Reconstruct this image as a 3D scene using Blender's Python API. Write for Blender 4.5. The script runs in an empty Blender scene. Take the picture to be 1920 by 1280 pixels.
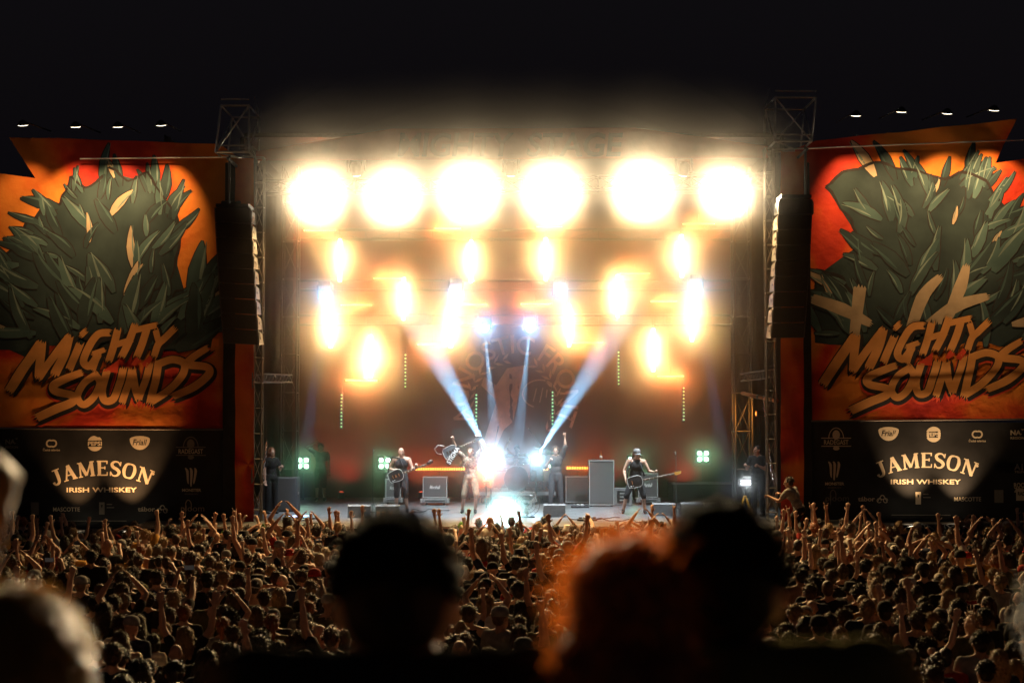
import bpy, bmesh, math, random
import numpy as np
from mathutils import Vector, Matrix, Quaternion
sc = bpy.context.scene
COL = sc.collection; V = Vector
# ------------------------------------------------------------------ camera
F = 2667.0                                   # focal length in pixels of the 1920 px wide photograph
PITCH = math.atan(135 / F)
CZ = 4.25
cam = bpy.data.cameras.new('camera')
cam_o = bpy.data.objects.new('camera', cam); COL.objects.link(cam_o)
cam_o.location = (0, 0, CZ); cam_o.rotation_euler = (math.pi / 2 + PITCH, 0, 0)
cam.sensor_width = 36; cam.lens = F / 1920 * 36; cam.clip_end = 600; cam.clip_start = .05
cam.dof.use_dof = True; cam.dof.focus_distance = 31.0; cam.dof.aperture_fstop = 2.0
sc.camera = cam_o
# ------------------------------------------------------------------ night sky, no sun
w = bpy.data.worlds.new('World'); sc.world = w; w.use_nodes = True
nt = w.node_tree; bg = nt.nodes['Background']
sky = nt.nodes.new('ShaderNodeTexSky'); sky.sky_type = 'NISHITA'; sky.sun_disc = False
sky.sun_elevation = math.radians(-4); sky.sun_rotation = math.radians(180)
ngt = nt.nodes.new('ShaderNodeMix'); ngt.data_type = 'RGBA'; ngt.blend_type = 'ADD'; ngt.inputs[0].default_value = 1
ngt.inputs[7].default_value = (.020, .019, .028, 1)                       # faint night glow added to the last light
nt.links.new(sky.outputs[0], ngt.inputs[6]); nt.links.new(ngt.outputs[2], bg.inputs[0]); bg.inputs[1].default_value = .12
# ------------------------------------------------------------------ exposure, sampling
vs = sc.view_settings
vs.view_transform = 'Standard'; vs.look = 'None'; vs.exposure = 0; vs.gamma = 1; vs.use_curve_mapping = False
cy = sc.cycles
cy.use_denoising = True; cy.denoiser = 'OPENIMAGEDENOISE'
cy.volume_bounces = 0; cy.max_bounces = 5; cy.diffuse_bounces = 2; cy.glossy_bounces = 2
cy.transmission_bounces = 3; cy.transparent_max_bounces = 8
cy.sample_clamp_indirect = 4; cy.caustics_reflective = False; cy.caustics_refractive = False
cy.blur_glossy = 1.0
cy.use_light_tree = True; cy.use_adaptive_sampling = False

SMOKE = .025; SMOKE_G = .935
# ------------------------------------------------------------------ helpers
def at(px, py, Y):
    """photo pixel -> point on the plane y = Y"""
    x = (px - 960) / F; y = -(py - 640) / F
    d = Vector((x, math.cos(PITCH) - y * math.sin(PITCH), math.sin(PITCH) + y * math.cos(PITCH)))
    return Vector((0, 0, CZ)) + d * (Y / d.y)
def scale_at(Y): return F / Y
def to_px(p):
    v = Vector(p) - Vector((0, 0, CZ))
    f = v.y * math.cos(PITCH) + v.z * math.sin(PITCH)
    u = -v.y * math.sin(PITCH) + v.z * math.cos(PITCH)
    return 960 + F * v.x / f, 640 - F * u / f
def lin(h):
    h = h.lstrip('#'); c = [int(h[i:i + 2], 16) / 255 for i in (0, 2, 4)]
    return tuple(x / 12.92 if x <= .04045 else ((x + .055) / 1.055) ** 2.4 for x in c)
MATS = {}
def mat(name, col, rough=.7, metal=0, var=.25, vscale=6, bump=.0, bscale=30, spec=.4, col2=None):
    if name in MATS: return MATS[name]
    m = bpy.data.materials.new(name); m.use_nodes = True; n = m.node_tree.nodes; l = m.node_tree.links
    b = n['Principled BSDF']; b.inputs['Roughness'].default_value = rough; b.inputs['Metallic'].default_value = metal
    b.inputs['Specular IOR Level'].default_value = spec
    tc = n.new('ShaderNodeTexCoord'); no = n.new('ShaderNodeTexNoise'); no.inputs['Scale'].default_value = vscale
    no.inputs['Detail'].default_value = 5
    l.new(tc.outputs['Object'], no.inputs['Vector'])
    mx = n.new('ShaderNodeMix'); mx.data_type = 'RGBA'
    c2 = col2 or tuple(min(1, c * (1 + var) + .004) for c in col); c1 = tuple(c * (1 - var) for c in col) if not col2 else col
    mx.inputs[6].default_value = (*c1, 1); mx.inputs[7].default_value = (*c2, 1)
    rp = n.new('ShaderNodeValToRGB'); rp.color_ramp.elements[0].position = .32; rp.color_ramp.elements[1].position = .68
    l.new(no.outputs[0], rp.inputs[0]); l.new(rp.outputs[0], mx.inputs[0]); l.new(mx.outputs[2], b.inputs['Base Color'])
    if bump:
        nb = n.new('ShaderNodeTexNoise'); nb.inputs['Scale'].default_value = bscale; nb.inputs['Detail'].default_value = 4
        l.new(tc.outputs['Object'], nb.inputs['Vector'])
        bp = n.new('ShaderNodeBump'); bp.inputs['Strength'].default_value = bump; bp.inputs['Distance'].default_value = .02
        l.new(nb.outputs[0], bp.inputs['Height']); l.new(bp.outputs[0], b.inputs['Normal'])
    MATS[name] = m; return m
def emat(name, col, strength):
    if name in MATS: return MATS[name]
    m = bpy.data.materials.new(name); m.use_nodes = True; b = m.node_tree.nodes['Principled BSDF']
    b.inputs['Base Color'].default_value = (.05, .05, .05, 1)
    b.inputs['Emission Color'].default_value = (*col, 1); b.inputs['Emission Strength'].default_value = strength
    m.cycles.emission_sampling = 'NONE'
    MATS[name] = m; return m
def tag(o, label=None, cat=None, group=None, kind=None):
    if label: o['label'] = label
    if cat: o['category'] = cat
    if group: o['group'] = group
    if kind: o['kind'] = kind
    return o
def link(name, data, parent=None, m=None):
    o = bpy.data.objects.new(name, data); COL.objects.link(o)
    if parent is not None: o.parent = parent
    if m is not None and not data.materials: data.materials.append(m)
    return o
def thing(name, label, cat, loc=(0, 0, 0), rz=0, group=None):
    o = bpy.data.objects.new(name, None); COL.objects.link(o); o.empty_display_size = .2
    o.location = loc; o.rotation_euler = (0, 0, rz)
    return tag(o, label, cat, group)
class MB:
    """collects simple solids; build() links them as one mesh"""
    def __init__(s): s.v = []; s.f = []; s.sm = []
    def add(s, v, f, smooth=False):
        n = len(s.v); s.v += [tuple(p) for p in v]; s.f += [tuple(i + n for i in q) for q in f]; s.sm += [smooth] * len(f); return s
    def box(s, c, d, M=None, bev=0):
        x, y, z = (k / 2 for k in d)
        if bev:
            b = min(bev, x * .9, y * .9, z * .9); pts = []
            bm = bmesh.new(); bmesh.ops.create_cube(bm, size=1)
            for q in bm.verts: q.co = (q.co.x * 2 * x, q.co.y * 2 * y, q.co.z * 2 * z)
            bmesh.ops.bevel(bm, geom=bm.edges[:], offset=b, segments=1, affect='EDGES')
            bm.verts.index_update()
            v = [q.co.copy() for q in bm.verts]; f = [[q.index for q in k.verts] for k in bm.faces]; bm.free()
        else:
            v = [Vector((i, j, k)) for i in (-x, x) for j in (-y, y) for k in (-z, z)]
            f = [(0, 1, 3, 2), (4, 6, 7, 5), (0, 4, 5, 1), (2, 3, 7, 6), (0, 2, 6, 4), (1, 5, 7, 3)]
        if M is not None: v = [M @ p for p in v]
        c = Vector(c); return s.add([p + c for p in v], f)
    def tube(s, pts, r, seg=8, caps=True):
        pts = [Vector(p) for p in pts]; rs = r if isinstance(r, (list, tuple)) else [r] * len(pts)
        n0 = len(s.v); v = []; f = []
        for i, p in enumerate(pts):
            a = pts[max(0, i - 1)]; b = pts[min(len(pts) - 1, i + 1)]; d = (b - a).normalized()
            u = d.orthogonal().normalized() if i == 0 else (pu - d * pu.dot(d)).normalized()
            pu = u; w_ = d.cross(u)
            for k in range(seg):
                t = 2 * math.pi * k / seg; v.append(p + (u * math.cos(t) + w_ * math.sin(t)) * rs[i])
        for i in range(len(pts) - 1):
            for k in range(seg):
                a = i * seg + k; b = i * seg + (k + 1) % seg; f.append((a, b, b + seg, a + seg))
        if caps: f.append(tuple(range(seg))[::-1]); f.append(tuple(range((len(pts) - 1) * seg, len(pts) * seg)))
        return s.add(v, f, True)
    def lathe(s, prof, c=(0, 0, 0), M=None, seg=16):
        v = []; f = []; c = Vector(c)
        for r, z in prof:
            for k in range(seg):
                t = 2 * math.pi * k / seg; p = Vector((r * math.cos(t), r * math.sin(t), z)); v.append((M @ p if M is not None else p) + c)
        for i in range(len(prof) - 1):
            for k in range(seg):
                a = i * seg + k; b = i * seg + (k + 1) % seg; f.append((a, b, b + seg, a + seg))
        if prof[0][0] > 1e-5: f.append(tuple(range(seg))[::-1])
        if prof[-1][0] > 1e-5: f.append(tuple(range((len(prof) - 1) * seg, len(prof) * seg)))
        return s.add(v, f, True)
    def prism(s, poly, y0, y1):
        """poly in x,z; extruded along y"""
        n = len(poly)
        v = [(x, y0, z) for x, z in poly] + [(x, y1, z) for x, z in poly]
        f = [tuple(range(n)), tuple(range(n, 2 * n))[::-1]] + [(i, i + n, (i + 1) % n + n, (i + 1) % n) for i in range(n)]
        return s.add(v, f)
    def mesh(s, name):
        me = bpy.data.meshes.new(name); me.from_pydata(s.v, [], s.f); me.update()
        me.polygons.foreach_set('use_smooth', s.sm); return me
    def build(s, name, m, parent=None):
        return link(name, s.mesh(name), parent, m)
UNIT = {}
def pipe(name, p0, p1, r, m, parent, seg=6):
    """a straight tube that shares one unit cylinder per material"""
    key = (m.name, seg)
    if key not in UNIT:
        me = MB().tube([(0, 0, 0), (0, 0, 1)], 1, seg).mesh('pipe'); me.materials.append(m); UNIT[key] = me
    o = bpy.data.objects.new(name, UNIT[key]); COL.objects.link(o); o.parent = parent
    p0 = Vector(p0); p1 = Vector(p1); d = p1 - p0
    o.location = p0; o.rotation_mode = 'QUATERNION'; o.rotation_quaternion = d.to_track_quat('Z', 'Y'); o.scale = (r, r, d.length)
    return o
def aim(o, tgt):
    o.rotation_euler = (Vector(tgt) - o.location).to_track_quat('-Z', 'Y').to_euler()
def aimM(d, up='Y'): return Vector(d).to_track_quat('-Z', up).to_matrix()
def spot(parent, p, tgt, power, ang, col, blend=1, r=.04):
    l = bpy.data.lights.new('lamp', 'SPOT'); l.energy = power; l.spot_size = math.radians(ang); l.spot_blend = blend
    l.color = col; l.shadow_soft_size = r
    o = bpy.data.objects.new('lamp', l); COL.objects.link(o); o.location = p; aim(o, tgt)
    if parent is not None: o.parent = parent; o.location = Vector(p) - parent.location
    return o
def area(parent, p, tgt, power, sx, sy, spread, col):
    l = bpy.data.lights.new('lamp', 'AREA'); l.energy = power; l.shape = 'RECTANGLE'; l.size = sx; l.size_y = sy
    l.spread = math.radians(spread); l.color = col
    o = bpy.data.objects.new('lamp', l); COL.objects.link(o); o.location = p; aim(o, tgt); o.parent = parent
    o.location = Vector(p) - parent.location
    return o
ORD = ['first', 'second', 'third', 'fourth', 'fifth', 'sixth', 'seventh', 'eighth', 'ninth', 'tenth', 'eleventh', 'twelfth']
def ordinal(i, n):
    if i == 0: return 'leftmost'
    if i == n - 1: return 'rightmost'
    if i < 12: return ORD[i] + ' from left'
    j = n - 1 - i
    if j < 12: return ORD[j] + ' from right'
    return '%dth from left' % (i + 1)
SHOP = bpy.data.scenes.new('workshop')          # an empty side scene in which modifiers and text are turned into meshes; removed at the end
def bake(o):
    SHOP.collection.objects.link(o); vl = SHOP.view_layers[0]; vl.update(); dg = vl.depsgraph
    r = bpy.data.meshes.new_from_object(o.evaluated_get(dg), depsgraph=dg); bpy.data.objects.remove(o); return r
# common materials
ALU = mat('aluminium', (.55, .54, .52), .35, .9, .15, 20)
BLK = mat('black_metal', (.018, .018, .02), .5, .3, .3, 12)
STEEL = mat('dark_steel', (.12, .115, .11), .45, .8, .3, 15)
DRAPE = mat('black_drape', (.012, .011, .012), .95, 0, .4, 3, .4, 8)
PLAST = mat('black_plastic', (.02, .02, .022), .55, 0, .3, 20)
CHROME = mat('chrome', (.75, .75, .75), .12, 1, .1, 10)
RUBBER = mat('cable_rubber', (.012, .012, .012), .6, 0, .2, 10)
# ------------------------------------------------------------------ ground, platform, stage
DECK = 1.6
GRASS = mat('trampled_grass', (.03, .032, .016), .95, 0, .5, 3, .6, 25, col2=(.055, .045, .03))
gm = MB(); N_ = 40
vs_ = [(-68 + 136 * i / N_, -12 + 96 * j / N_, .03 * math.sin(i * 1.7) * math.cos(j * 1.3)) for j in range(N_ + 1) for i in range(N_ + 1)]
gm.add(vs_, [(j * (N_ + 1) + i, j * (N_ + 1) + i + 1, (j + 1) * (N_ + 1) + i + 1, (j + 1) * (N_ + 1) + i) for j in range(N_) for i in range(N_)], True)
tag(gm.build('ground', GRASS), kind='structure')
PLY = mat('platform_plywood', (.10, .07, .045), .8, 0, .3, 4, .2, 20)
PLATZ = 2.28
vp = thing('viewing_platform', 'raised plywood viewing platform under the nearest spectators', 'platform')
plank = MB().box((0, 0, -.02), (1.94, .19, .04), bev=.005).mesh('plank'); plank.materials.append(PLY)
for i in range(8):
    for j in range(30):
        o = link('plank', plank, vp); o.location = (-7 + i * 1.96 + .05, -2.9 + j * .2, PLATZ)
for x in (-7.5, -3.8, 0, 3.8, 7.8):
    for y in (-2.6, 2.7): pipe('post', (x, y, 0), (x, y, PLATZ - .045), .03, STEEL, vp, 8)
    pipe('bearer', (x, -2.9, PLATZ - .08), (x, 2.9, PLATZ - .08), .03, STEEL, vp, 8)

DK = mat('stage_deck', (.11, .115, .12), .42, 0, .35, 2.5, .15, 40)
stg = thing('concert_stage', 'raised grey concert stage deck with black front skirt', 'stage')
pan = MB().box((0, 0, -.03), (1.994, .994, .06), bev=.004).mesh('deck_panel'); pan.materials.append(DK)
for i in range(9):
    for j in range(12):
        o = link('deck_panel', pan, stg); o.location = (-8 + i * 2, 34.2 + j, DECK)
MB().box((0, 39.7, DECK - .16), (17.9, 11.8, .19)).build('subframe', BLK, stg)
sk = MB(); n_ = 160
for k in range(n_ + 1):
    x = -8.9 + 17.8 * k / n_; y = 33.64 + .03 * math.sin(k * 1.9) + .015 * math.sin(k * 5.1); sk.v += [(x, y, .02), (x, y + .01, DECK - .07)]
sk.f = [(2 * k, 2 * k + 2, 2 * k + 3, 2 * k + 1) for k in range(n_)]; sk.sm = [True] * n_
sk.build('front_skirt', DRAPE, stg)
MB().box((0, 33.68, DECK - .03), (17.9, .04, .05)).build('edge_rail', ALU, stg)
MB().box((0, 41, 11.3), (13.6, 10.4, .1)).build('roof', BLK, stg)
for s in (-1, 1):
    MB().box((s * 6.85, 41, 11.1), (.1, 10.4, .3)).build('roof_edge', BLK, stg)

# ------------------------------------------------------------------ flat print helpers (cloth that sags, printing that follows it)
def cloth(polys, Y, layer, disp, maxlen=.22, eps=4e-5):
    """polys: lists of photo pixels on the plane Y -> one mesh laid on the cloth"""
    bm = bmesh.new()
    for k, poly in enumerate(polys):
        vv = []
        for p in poly:
            q = at(p[0], p[1], Y); vv.append(bm.verts.new((q.x, k * eps, q.z)))
        try: bm.faces.new(vv)
        except ValueError: pass
    bmesh.ops.triangulate(bm, faces=bm.faces[:], ngon_method='EAR_CLIP')
    for _ in range(7):
        es = [e for e in bm.edges if e.calc_length() > maxlen]
        if not es: break
        bmesh.ops.subdivide_edges(bm, edges=es, cuts=1)
        bmesh.ops.triangulate(bm, faces=[f for f in bm.faces if len(f.verts) > 3])
    for v in bm.verts: v.co.y = Y + disp(v.co.x, v.co.z) - layer * .0026 - min(v.co.y, .0025)
    for f in bm.faces:
        f.smooth = True
        if f.normal.y > 0: pass
    bm.normal_update()
    bmesh.ops.reverse_faces(bm, faces=[f for f in bm.faces if f.normal.y > 0])
    me = bpy.data.meshes.new('print'); bm.to_mesh(me); bm.free(); return me
def print_on(name, polys, Y, layer, disp, m, parent, maxlen=.3, eps=4e-5):
    return link(name, cloth(polys, Y, layer, disp, maxlen, eps), parent, m)
def stroke(pts, wid, rag=0, seed=0, sub=6):
    """thick polyline as quads with optional ragged brush ends"""
    rnd = random.Random(seed); P = [Vector((p[0], p[1])) for p in pts]
    if len(P) > 2:                                            # Catmull-Rom
        Q = [P[0]] + P + [P[-1]]; R = []
        W0 = wid if isinstance(wid, (list, tuple)) else [wid] * len(P); W1 = [W0[0]] + list(W0) + [W0[-1]]; RW = []
        for i in range(1, len(Q) - 2):
            for k in range(sub):
                t = k / sub; a, b, c, d = Q[i - 1], Q[i], Q[i + 1], Q[i + 2]
                R.append(.5 * ((2 * b) + (c - a) * t + (2 * a - 5 * b + 4 * c - d) * t * t + (-a + 3 * b - 3 * c + d) * t ** 3))
                RW.append(W1[i] + (W1[i + 1] - W1[i]) * t)
        R.append(P[-1]); RW.append(W0[-1]); P = R; W = RW
    else:
        W = list(wid) if isinstance(wid, (list, tuple)) else [wid] * len(P)
    L = []; Rr = []
    for i, p in enumerate(P):
        d = (P[min(len(P) - 1, i + 1)] - P[max(0, i - 1)]).normalized(); n = Vector((-d.y, d.x)) * W[i] / 2
        L.append(p + n); Rr.append(p - n)
    out = [[tuple(L[i]), tuple(L[i + 1]), tuple(Rr[i + 1]), tuple(Rr[i])] for i in range(len(P) - 1)]
    if rag:
        for e, (i, j) in ((0, (0, 1)), (-1, (-1, -2))):
            d = (P[i] - P[j]).normalized(); n = Vector((-d.y, d.x)); w_ = W[i]
            k = 4
            for q in range(k):
                a = -w_ / 2 + w_ * q / k; b = a + w_ / k * 1.02; ln = rag * rnd.uniform(.15, 1.25)
                out.append([tuple(P[i] + n * a), tuple(P[i] + n * b), tuple(P[i] + n * (a + (b - a) * rnd.uniform(.3, .8)) + d * ln)])
    return out
def arc(cx, cy, rx, ry, a0, a1, n=16):
    return [(cx + rx * math.cos(math.radians(a0 + (a1 - a0) * k / n)), cy - ry * math.sin(math.radians(a0 + (a1 - a0) * k / n))) for k in range(n + 1)]
def disc(cx, cy, rx, ry=None, n=28): return arc(cx, cy, rx, ry or rx, 0, 360 - 360 / n, n - 1)
def letters(s, x, y, h, wd=None, bold=.0, shear=0, warp=None, align='C'):
    """text as pixel polygons, cap height h, centred on x with its base line at y"""
    cu = bpy.data.curves.new('t', 'FONT'); cu.body = s; cu.size = 1; cu.offset = bold; cu.resolution_u = 3; cu.shear = shear
    o = bpy.data.objects.new('t', cu); me = bake(o); bpy.data.curves.remove(cu)
    vx = [v.co.copy() for v in me.vertices]; fs = [tuple(p.vertices) for p in me.polygons]; bpy.data.meshes.remove(me)
    x0 = min(v.x for v in vx); x1 = max(v.x for v in vx); sy = h / .73; sx = (wd / (x1 - x0)) if wd else sy
    off = {'C': (x0 + x1) / 2, 'L': x0, 'R': x1}[align]
    P = [((v.x - off) * sx, v.y * sy) for v in vx]
    P = [warp(*p) if warp else (x + p[0], y - p[1]) for p in P]
    return [[P[i] for i in f] for f in fs]
def on_arc(cx, cy, R, deg0=90, squash=1):
    """bend text (x along, y up) round a circle of R px centred cx, cy"""
    def f(u, v):
        a = math.radians(deg0) - u / R; return cx + (R + v) * math.cos(a), cy - (R + v) * math.sin(a) * squash
    return f

# ------------------------------------------------------------------ backdrop with the band's emblem
BDY = 45.3
def fold_b(x, z): return .05 * math.sin(x * 2.1 + .6 * math.sin(z * .5)) + .02 * math.sin(x * 5.3 + z * .3)
bd = thing('stage_backdrop', 'dark maroon cloth backdrop with faded round boot emblem behind the drums', 'backdrop')
MAR = mat('maroon_cloth', (.075, .013, .010), .9, 0, .35, 1.2, .3, 40)
print_on('cloth', [[(545, 292), (1388, 292), (1388, 948), (545, 948)]], BDY, 0, fold_b, MAR, bd, .35)
EMB = mat('emblem_ink', (.5, .29, .2), .9, 0, .25, 4)
print_on('arched_lettering', letters('AGNOSTIC FRONT', 0, 0, 36, 352, .012, warp=on_arc(965, 748, 86)), BDY, 1, fold_b, EMB, bd)
boot = [(951, 690), (985, 684), (972, 720), (958, 760), (962, 790), (945, 805), (930, 838), (905, 832), (918, 800), (940, 772), (925, 745), (902, 722), (908, 706), (930, 722)]
print_on('boot_print', [boot] + stroke([(962, 700), (958, 715)], 3) + stroke([(967, 697), (964, 712)], 3), BDY, 1, fold_b, EMB, bd)
wr = []
for sgn in (-1, 1):
    for k in range(9):
        a = math.radians(200 - k * 12) if sgn < 0 else math.radians(-20 + k * 12 - 20)
        cx = 962 + 82 * math.cos(a); cyy = 755 - 82 * math.sin(a)
        for q in (-1, 1):
            d = a + math.pi / 2 * sgn + q * .6
            wr.append([(cx, cyy), (cx + 9 * math.cos(d + .3), cyy - 9 * math.sin(d + .3)), (cx + 19 * math.cos(d), cyy - 19 * math.sin(d)), (cx + 9 * math.cos(d - .3), cyy - 9 * math.sin(d - .3))])
print_on('laurel_print', wr, BDY, 1, fold_b, EMB, bd)
print_on('ring_print', stroke(arc(1012, 738, 32, 26, 10, 250), 2.5) + stroke([(1000, 752), (1006, 728)], 2) + stroke([(1012, 754), (1018, 726)], 2) + stroke([(1024, 745), (1026, 730)], 2), BDY, 1, fold_b, EMB, bd)

# side drapes that close the wings
def drape(label, x0, y0, x1, y1, z0, z1):
    d = MB(); L = math.hypot(x1 - x0, y1 - y0); n = int(L / .09) + 2; nx = -(y1 - y0) / L; ny = (x1 - x0) / L
    for k in range(n + 1):
        t = k / n; a = .045 * math.sin(k * 1.1) + .02 * math.sin(k * 2.7)
        x = x0 + (x1 - x0) * t + nx * a; y = y0 + (y1 - y0) * t + ny * a; d.v += [(x, y, z0), (x, y, z1)]
    d.f = [(2 * k, 2 * k + 2, 2 * k + 3, 2 * k + 1) for k in range(n)]; d.sm = [True] * n
    tag(d.build('stage_drape', DRAPE), label, 'drape', 'black drapes round the stage')
drape('black drape closing the left wing behind the inner tower', -9.2, 44.6, -6.95, 45.0, DECK, 11.4)
drape('black drape closing the right wing behind the inner tower', 7.1, 45.0, 9.2, 44.6, DECK, 11.4)
drape('black drape along the far left side of the stage', -8.9, 36.2, -8.9, 44.5, DECK, 11.4)
drape('black drape along the far right side of the stage', 8.9, 36.2, 8.9, 44.5, DECK, 11.4)

# ------------------------------------------------------------------ printed banners
def burst_mat(name, cx, cz, cols, rays=14, twist=.0):
    m = bpy.data.materials.new(name); m.use_nodes = True; n = m.node_tree.nodes; l = m.node_tree.links; b = n['Principled BSDF']
    b.inputs['Roughness'].default_value = .75; b.inputs['Specular IOR Level'].default_value = .25
    tc = n.new('ShaderNodeTexCoord'); mp = n.new('ShaderNodeMapping'); mp.inputs['Location'].default_value = (-cx, 0, -cz)
    l.new(tc.outputs['Object'], mp.inputs[0]); sx = n.new('ShaderNodeSeparateXYZ'); l.new(mp.outputs[0], sx.inputs[0])
    a = n.new('ShaderNodeMath'); a.operation = 'ARCTAN2'; l.new(sx.outputs['Z'], a.inputs[0]); l.new(sx.outputs['X'], a.inputs[1])
    no = n.new('ShaderNodeTexNoise'); no.inputs['Scale'].default_value = .9; no.inputs['Detail'].default_value = 6; l.new(tc.outputs['Object'], no.inputs['Vector'])
    k = n.new('ShaderNodeMath'); k.operation = 'MULTIPLY_ADD'; k.inputs[1].default_value = rays; l.new(a.outputs[0], k.inputs[0])
    k2 = n.new('ShaderNodeMath'); k2.operation = 'MULTIPLY'; k2.inputs[1].default_value = 5; l.new(no.outputs[0], k2.inputs[0]); l.new(k2.outputs[0], k.inputs[2])
    s = n.new('ShaderNodeMath'); s.operation = 'SINE'; l.new(k.outputs[0], s.inputs[0])
    s2 = n.new('ShaderNodeMath'); s2.operation = 'MULTIPLY_ADD'; s2.inputs[1].default_value = .28; s2.inputs[2].default_value = .2; l.new(s.outputs[0], s2.inputs[0])
    s3 = n.new('ShaderNodeMath'); s3.operation = 'ADD'; l.new(s2.outputs[0], s3.inputs[0])
    n2 = n.new('ShaderNodeTexNoise'); n2.inputs['Scale'].default_value = .55; n2.inputs['Detail'].default_value = 8; l.new(tc.outputs['Object'], n2.inputs['Vector'])
    s4 = n.new('ShaderNodeMath'); s4.operation = 'MULTIPLY'; s4.inputs[1].default_value = .62; l.new(n2.outputs[0], s4.inputs[0]); l.new(s4.outputs[0], s3.inputs[1])
    r = n.new('ShaderNodeValToRGB'); e = r.color_ramp.elements
    e[0].position = .18; e[0].color = (*cols[0], 1); e[1].position = .8; e[1].color = (*cols[-1], 1)
    for i, c in enumerate(cols[1:-1]):
        q = e.new(.18 + .62 * (i + 1) / (len(cols) - 1)); q.color = (*c, 1)
    l.new(s3.outputs[0], r.inputs[0]); l.new(r.outputs[0], b.inputs['Base Color'])
    nb = n.new('ShaderNodeTexNoise'); nb.inputs['Scale'].default_value = 3.5; nb.inputs['Detail'].default_value = 3
    l.new(tc.outputs['Object'], nb.inputs['Vector'])
    bp = n.new('ShaderNodeBump'); bp.inputs['Strength'].default_value = .5; bp.inputs['Distance'].default_value = .06; l.new(nb.outputs[0], bp.inputs['Height']); l.new(bp.outputs[0], b.inputs['Normal'])
    return m
HOT = [(.28, .012, .008), (.50, .035, .010), (.56, .09, .012), (.62, .15, .018), (.66, .21, .028)]
BY = 35.4
zf = at(0, 690, BY).z
def sag(x, z):
    f = math.exp(-((z - zf + .35) / 1.1) ** 2)
    y = .019 * f * math.sin(z * 9 + .5 * math.sin(x * .9)) + .02 * math.sin(x * 1.4 + z * .6) + .01 * math.sin(x * .7 - z * 2.3)
    t = max(0, z - 10.1)
    return y + .04 * t * math.sin(x * 3.1 + z * 3)
INK = mat('outline_ink', (.012, .008, .008), .8, 0, .3, 6)
TAN = mat('logo_tan', (.58, .25, .065), .8, 0, .12, 2)
REDI = mat('logo_red', (.55, .045, .012), .8, 0, .2, 3)
TEAL = mat('teal_print', (.026, .058, .058), .8, 0, .45, .8, col2=(.065, .12, .11))
TEALD = mat('dark_teal_print', (.008, .019, .021), .8, 0, .4, 1.0, col2=(.024, .045, .045))
MIDT = mat('mid_teal_print', (.017, .038, .040), .8, 0, .4, 1.0, col2=(.045, .08, .075)); PALE = mat('pale_teal_print', (.12, .17, .15), .8, 0, .3, 2)
BONE = mat('bone_print', (.36, .27, .17), .8, 0, .2, 2)
BOARD = mat('sponsor_board', (.011, .010, .010), .7, 0, .3, 2, .25, 4)
CREAM = mat('sponsor_cream', (.62, .50, .34), .8, 0, .08, 2)
GREYP = mat('sponsor_grey', (.20, .17, .13), .8, 0, .1, 2)

def z4(x, y): return x / 3.122, 590 + y / 3.122
LOGO = [  # brush strokes of the two slanted words (coordinates of a 3.12x enlargement)
    ([(60, 440), (130, 330), (240, 170)], 58), ([(248, 170), (238, 270), (232, 360)], 50), ([(232, 365), (320, 240), (405, 130)], 46), ([(405, 130), (375, 240), (325, 345)], 54),
    ([(468, 175), (440, 240), (410, 315)], 46), ([(478, 118), (498, 98)], 34),
    ([(640, 105), (575, 115), (520, 190), (490, 270), (525, 300), (572, 240)], 44), ([(545, 228), (612, 205)], 30), ([(575, 235), (545, 320)], 36),
    ([(690, 92), (670, 170), (640, 265)], 44), ([(790, 65), (760, 150), (715, 240)], 44), ([(668, 178), (765, 150)], 36),
    ([(785, 92), (915, 62)], 36), ([(862, 85), (838, 160), (805, 240)], 44),
    ([(915, 95), (930, 150)], 36), ([(1018, 88), (965, 140), (928, 175), (905, 240)], 40),
    ([(478, 338), (390, 372), (318, 410), (330, 448), (430, 472), (425, 510), (330, 550), (222, 600)], [40, 46, 50, 46, 44, 48, 52, 50]),
    ([(560, 352), (492, 400), (455, 480), (490, 525), (550, 480), (585, 400), (560, 352)], 42),
    ([(628, 325), (600, 430), (612, 500), (665, 490), (700, 400), (722, 320)], 44),
    ([(715, 510), (750, 410), (772, 325)], 42), ([(775, 325), (790, 420), (812, 490)], 44), ([(812, 490), (850, 390), (880, 290)], 42),
    ([(930, 285), (908, 400), (880, 510)], 46), ([(925, 290), (1010, 262), (1080, 285), (1070, 350), (990, 440), (890, 505)], 44),
    ([(1215, 195), (1130, 250), (1105, 290), (1210, 305), (1225, 345), (1140, 420), (1020, 475)], [36, 44, 46, 44, 46, 48, 40])]
def logo(parent, dx, dy, sc_=1.0):
    T = lambda p: (z4(*p)[0] * sc_ + dx, (z4(*p)[1] - 690) * sc_ + 690 + dy)
    ink, tan, red = [], [], []
    for i, (pts, wd) in enumerate(LOGO):
        wds = wd if isinstance(wd, list) else [wd] * len(pts)
        q = [T(p) for p in pts]; k = sc_ / 3.122
        tan += stroke(q, [a * k for a in wds], 7, i)
        ink += stroke([(a + 1.5, b + 3) for a, b in q], [(a + 30) * k for a in wds], 10, i + 50)
        if i > 15: red += stroke([(a, b + 6) for a, b in q], [(a + 36) * k for a in wds], 11, i + 90)
    red += [[T((600, 330)), T((660, 290)), T((700, 260)), T((690, 340))], [T((770, 290)), T((800, 245)), T((830, 275)), T((790, 300))], [T((830, 290)), T((880, 235)), T((895, 260)), T((860, 310))]]
    print_on('logo_glow', red[:-3], BY, 6.6, sag, REDI, parent, .12)
    print_on('logo_outline', ink, BY, 7.8, sag, INK, parent, .12)
    print_on('logo_lettering', tan, BY, 9.2, sag, TAN, parent, .12)
    print_on('logo_spark', red[-3:], BY, 10.2, sag, REDI, parent, .12)
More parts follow.
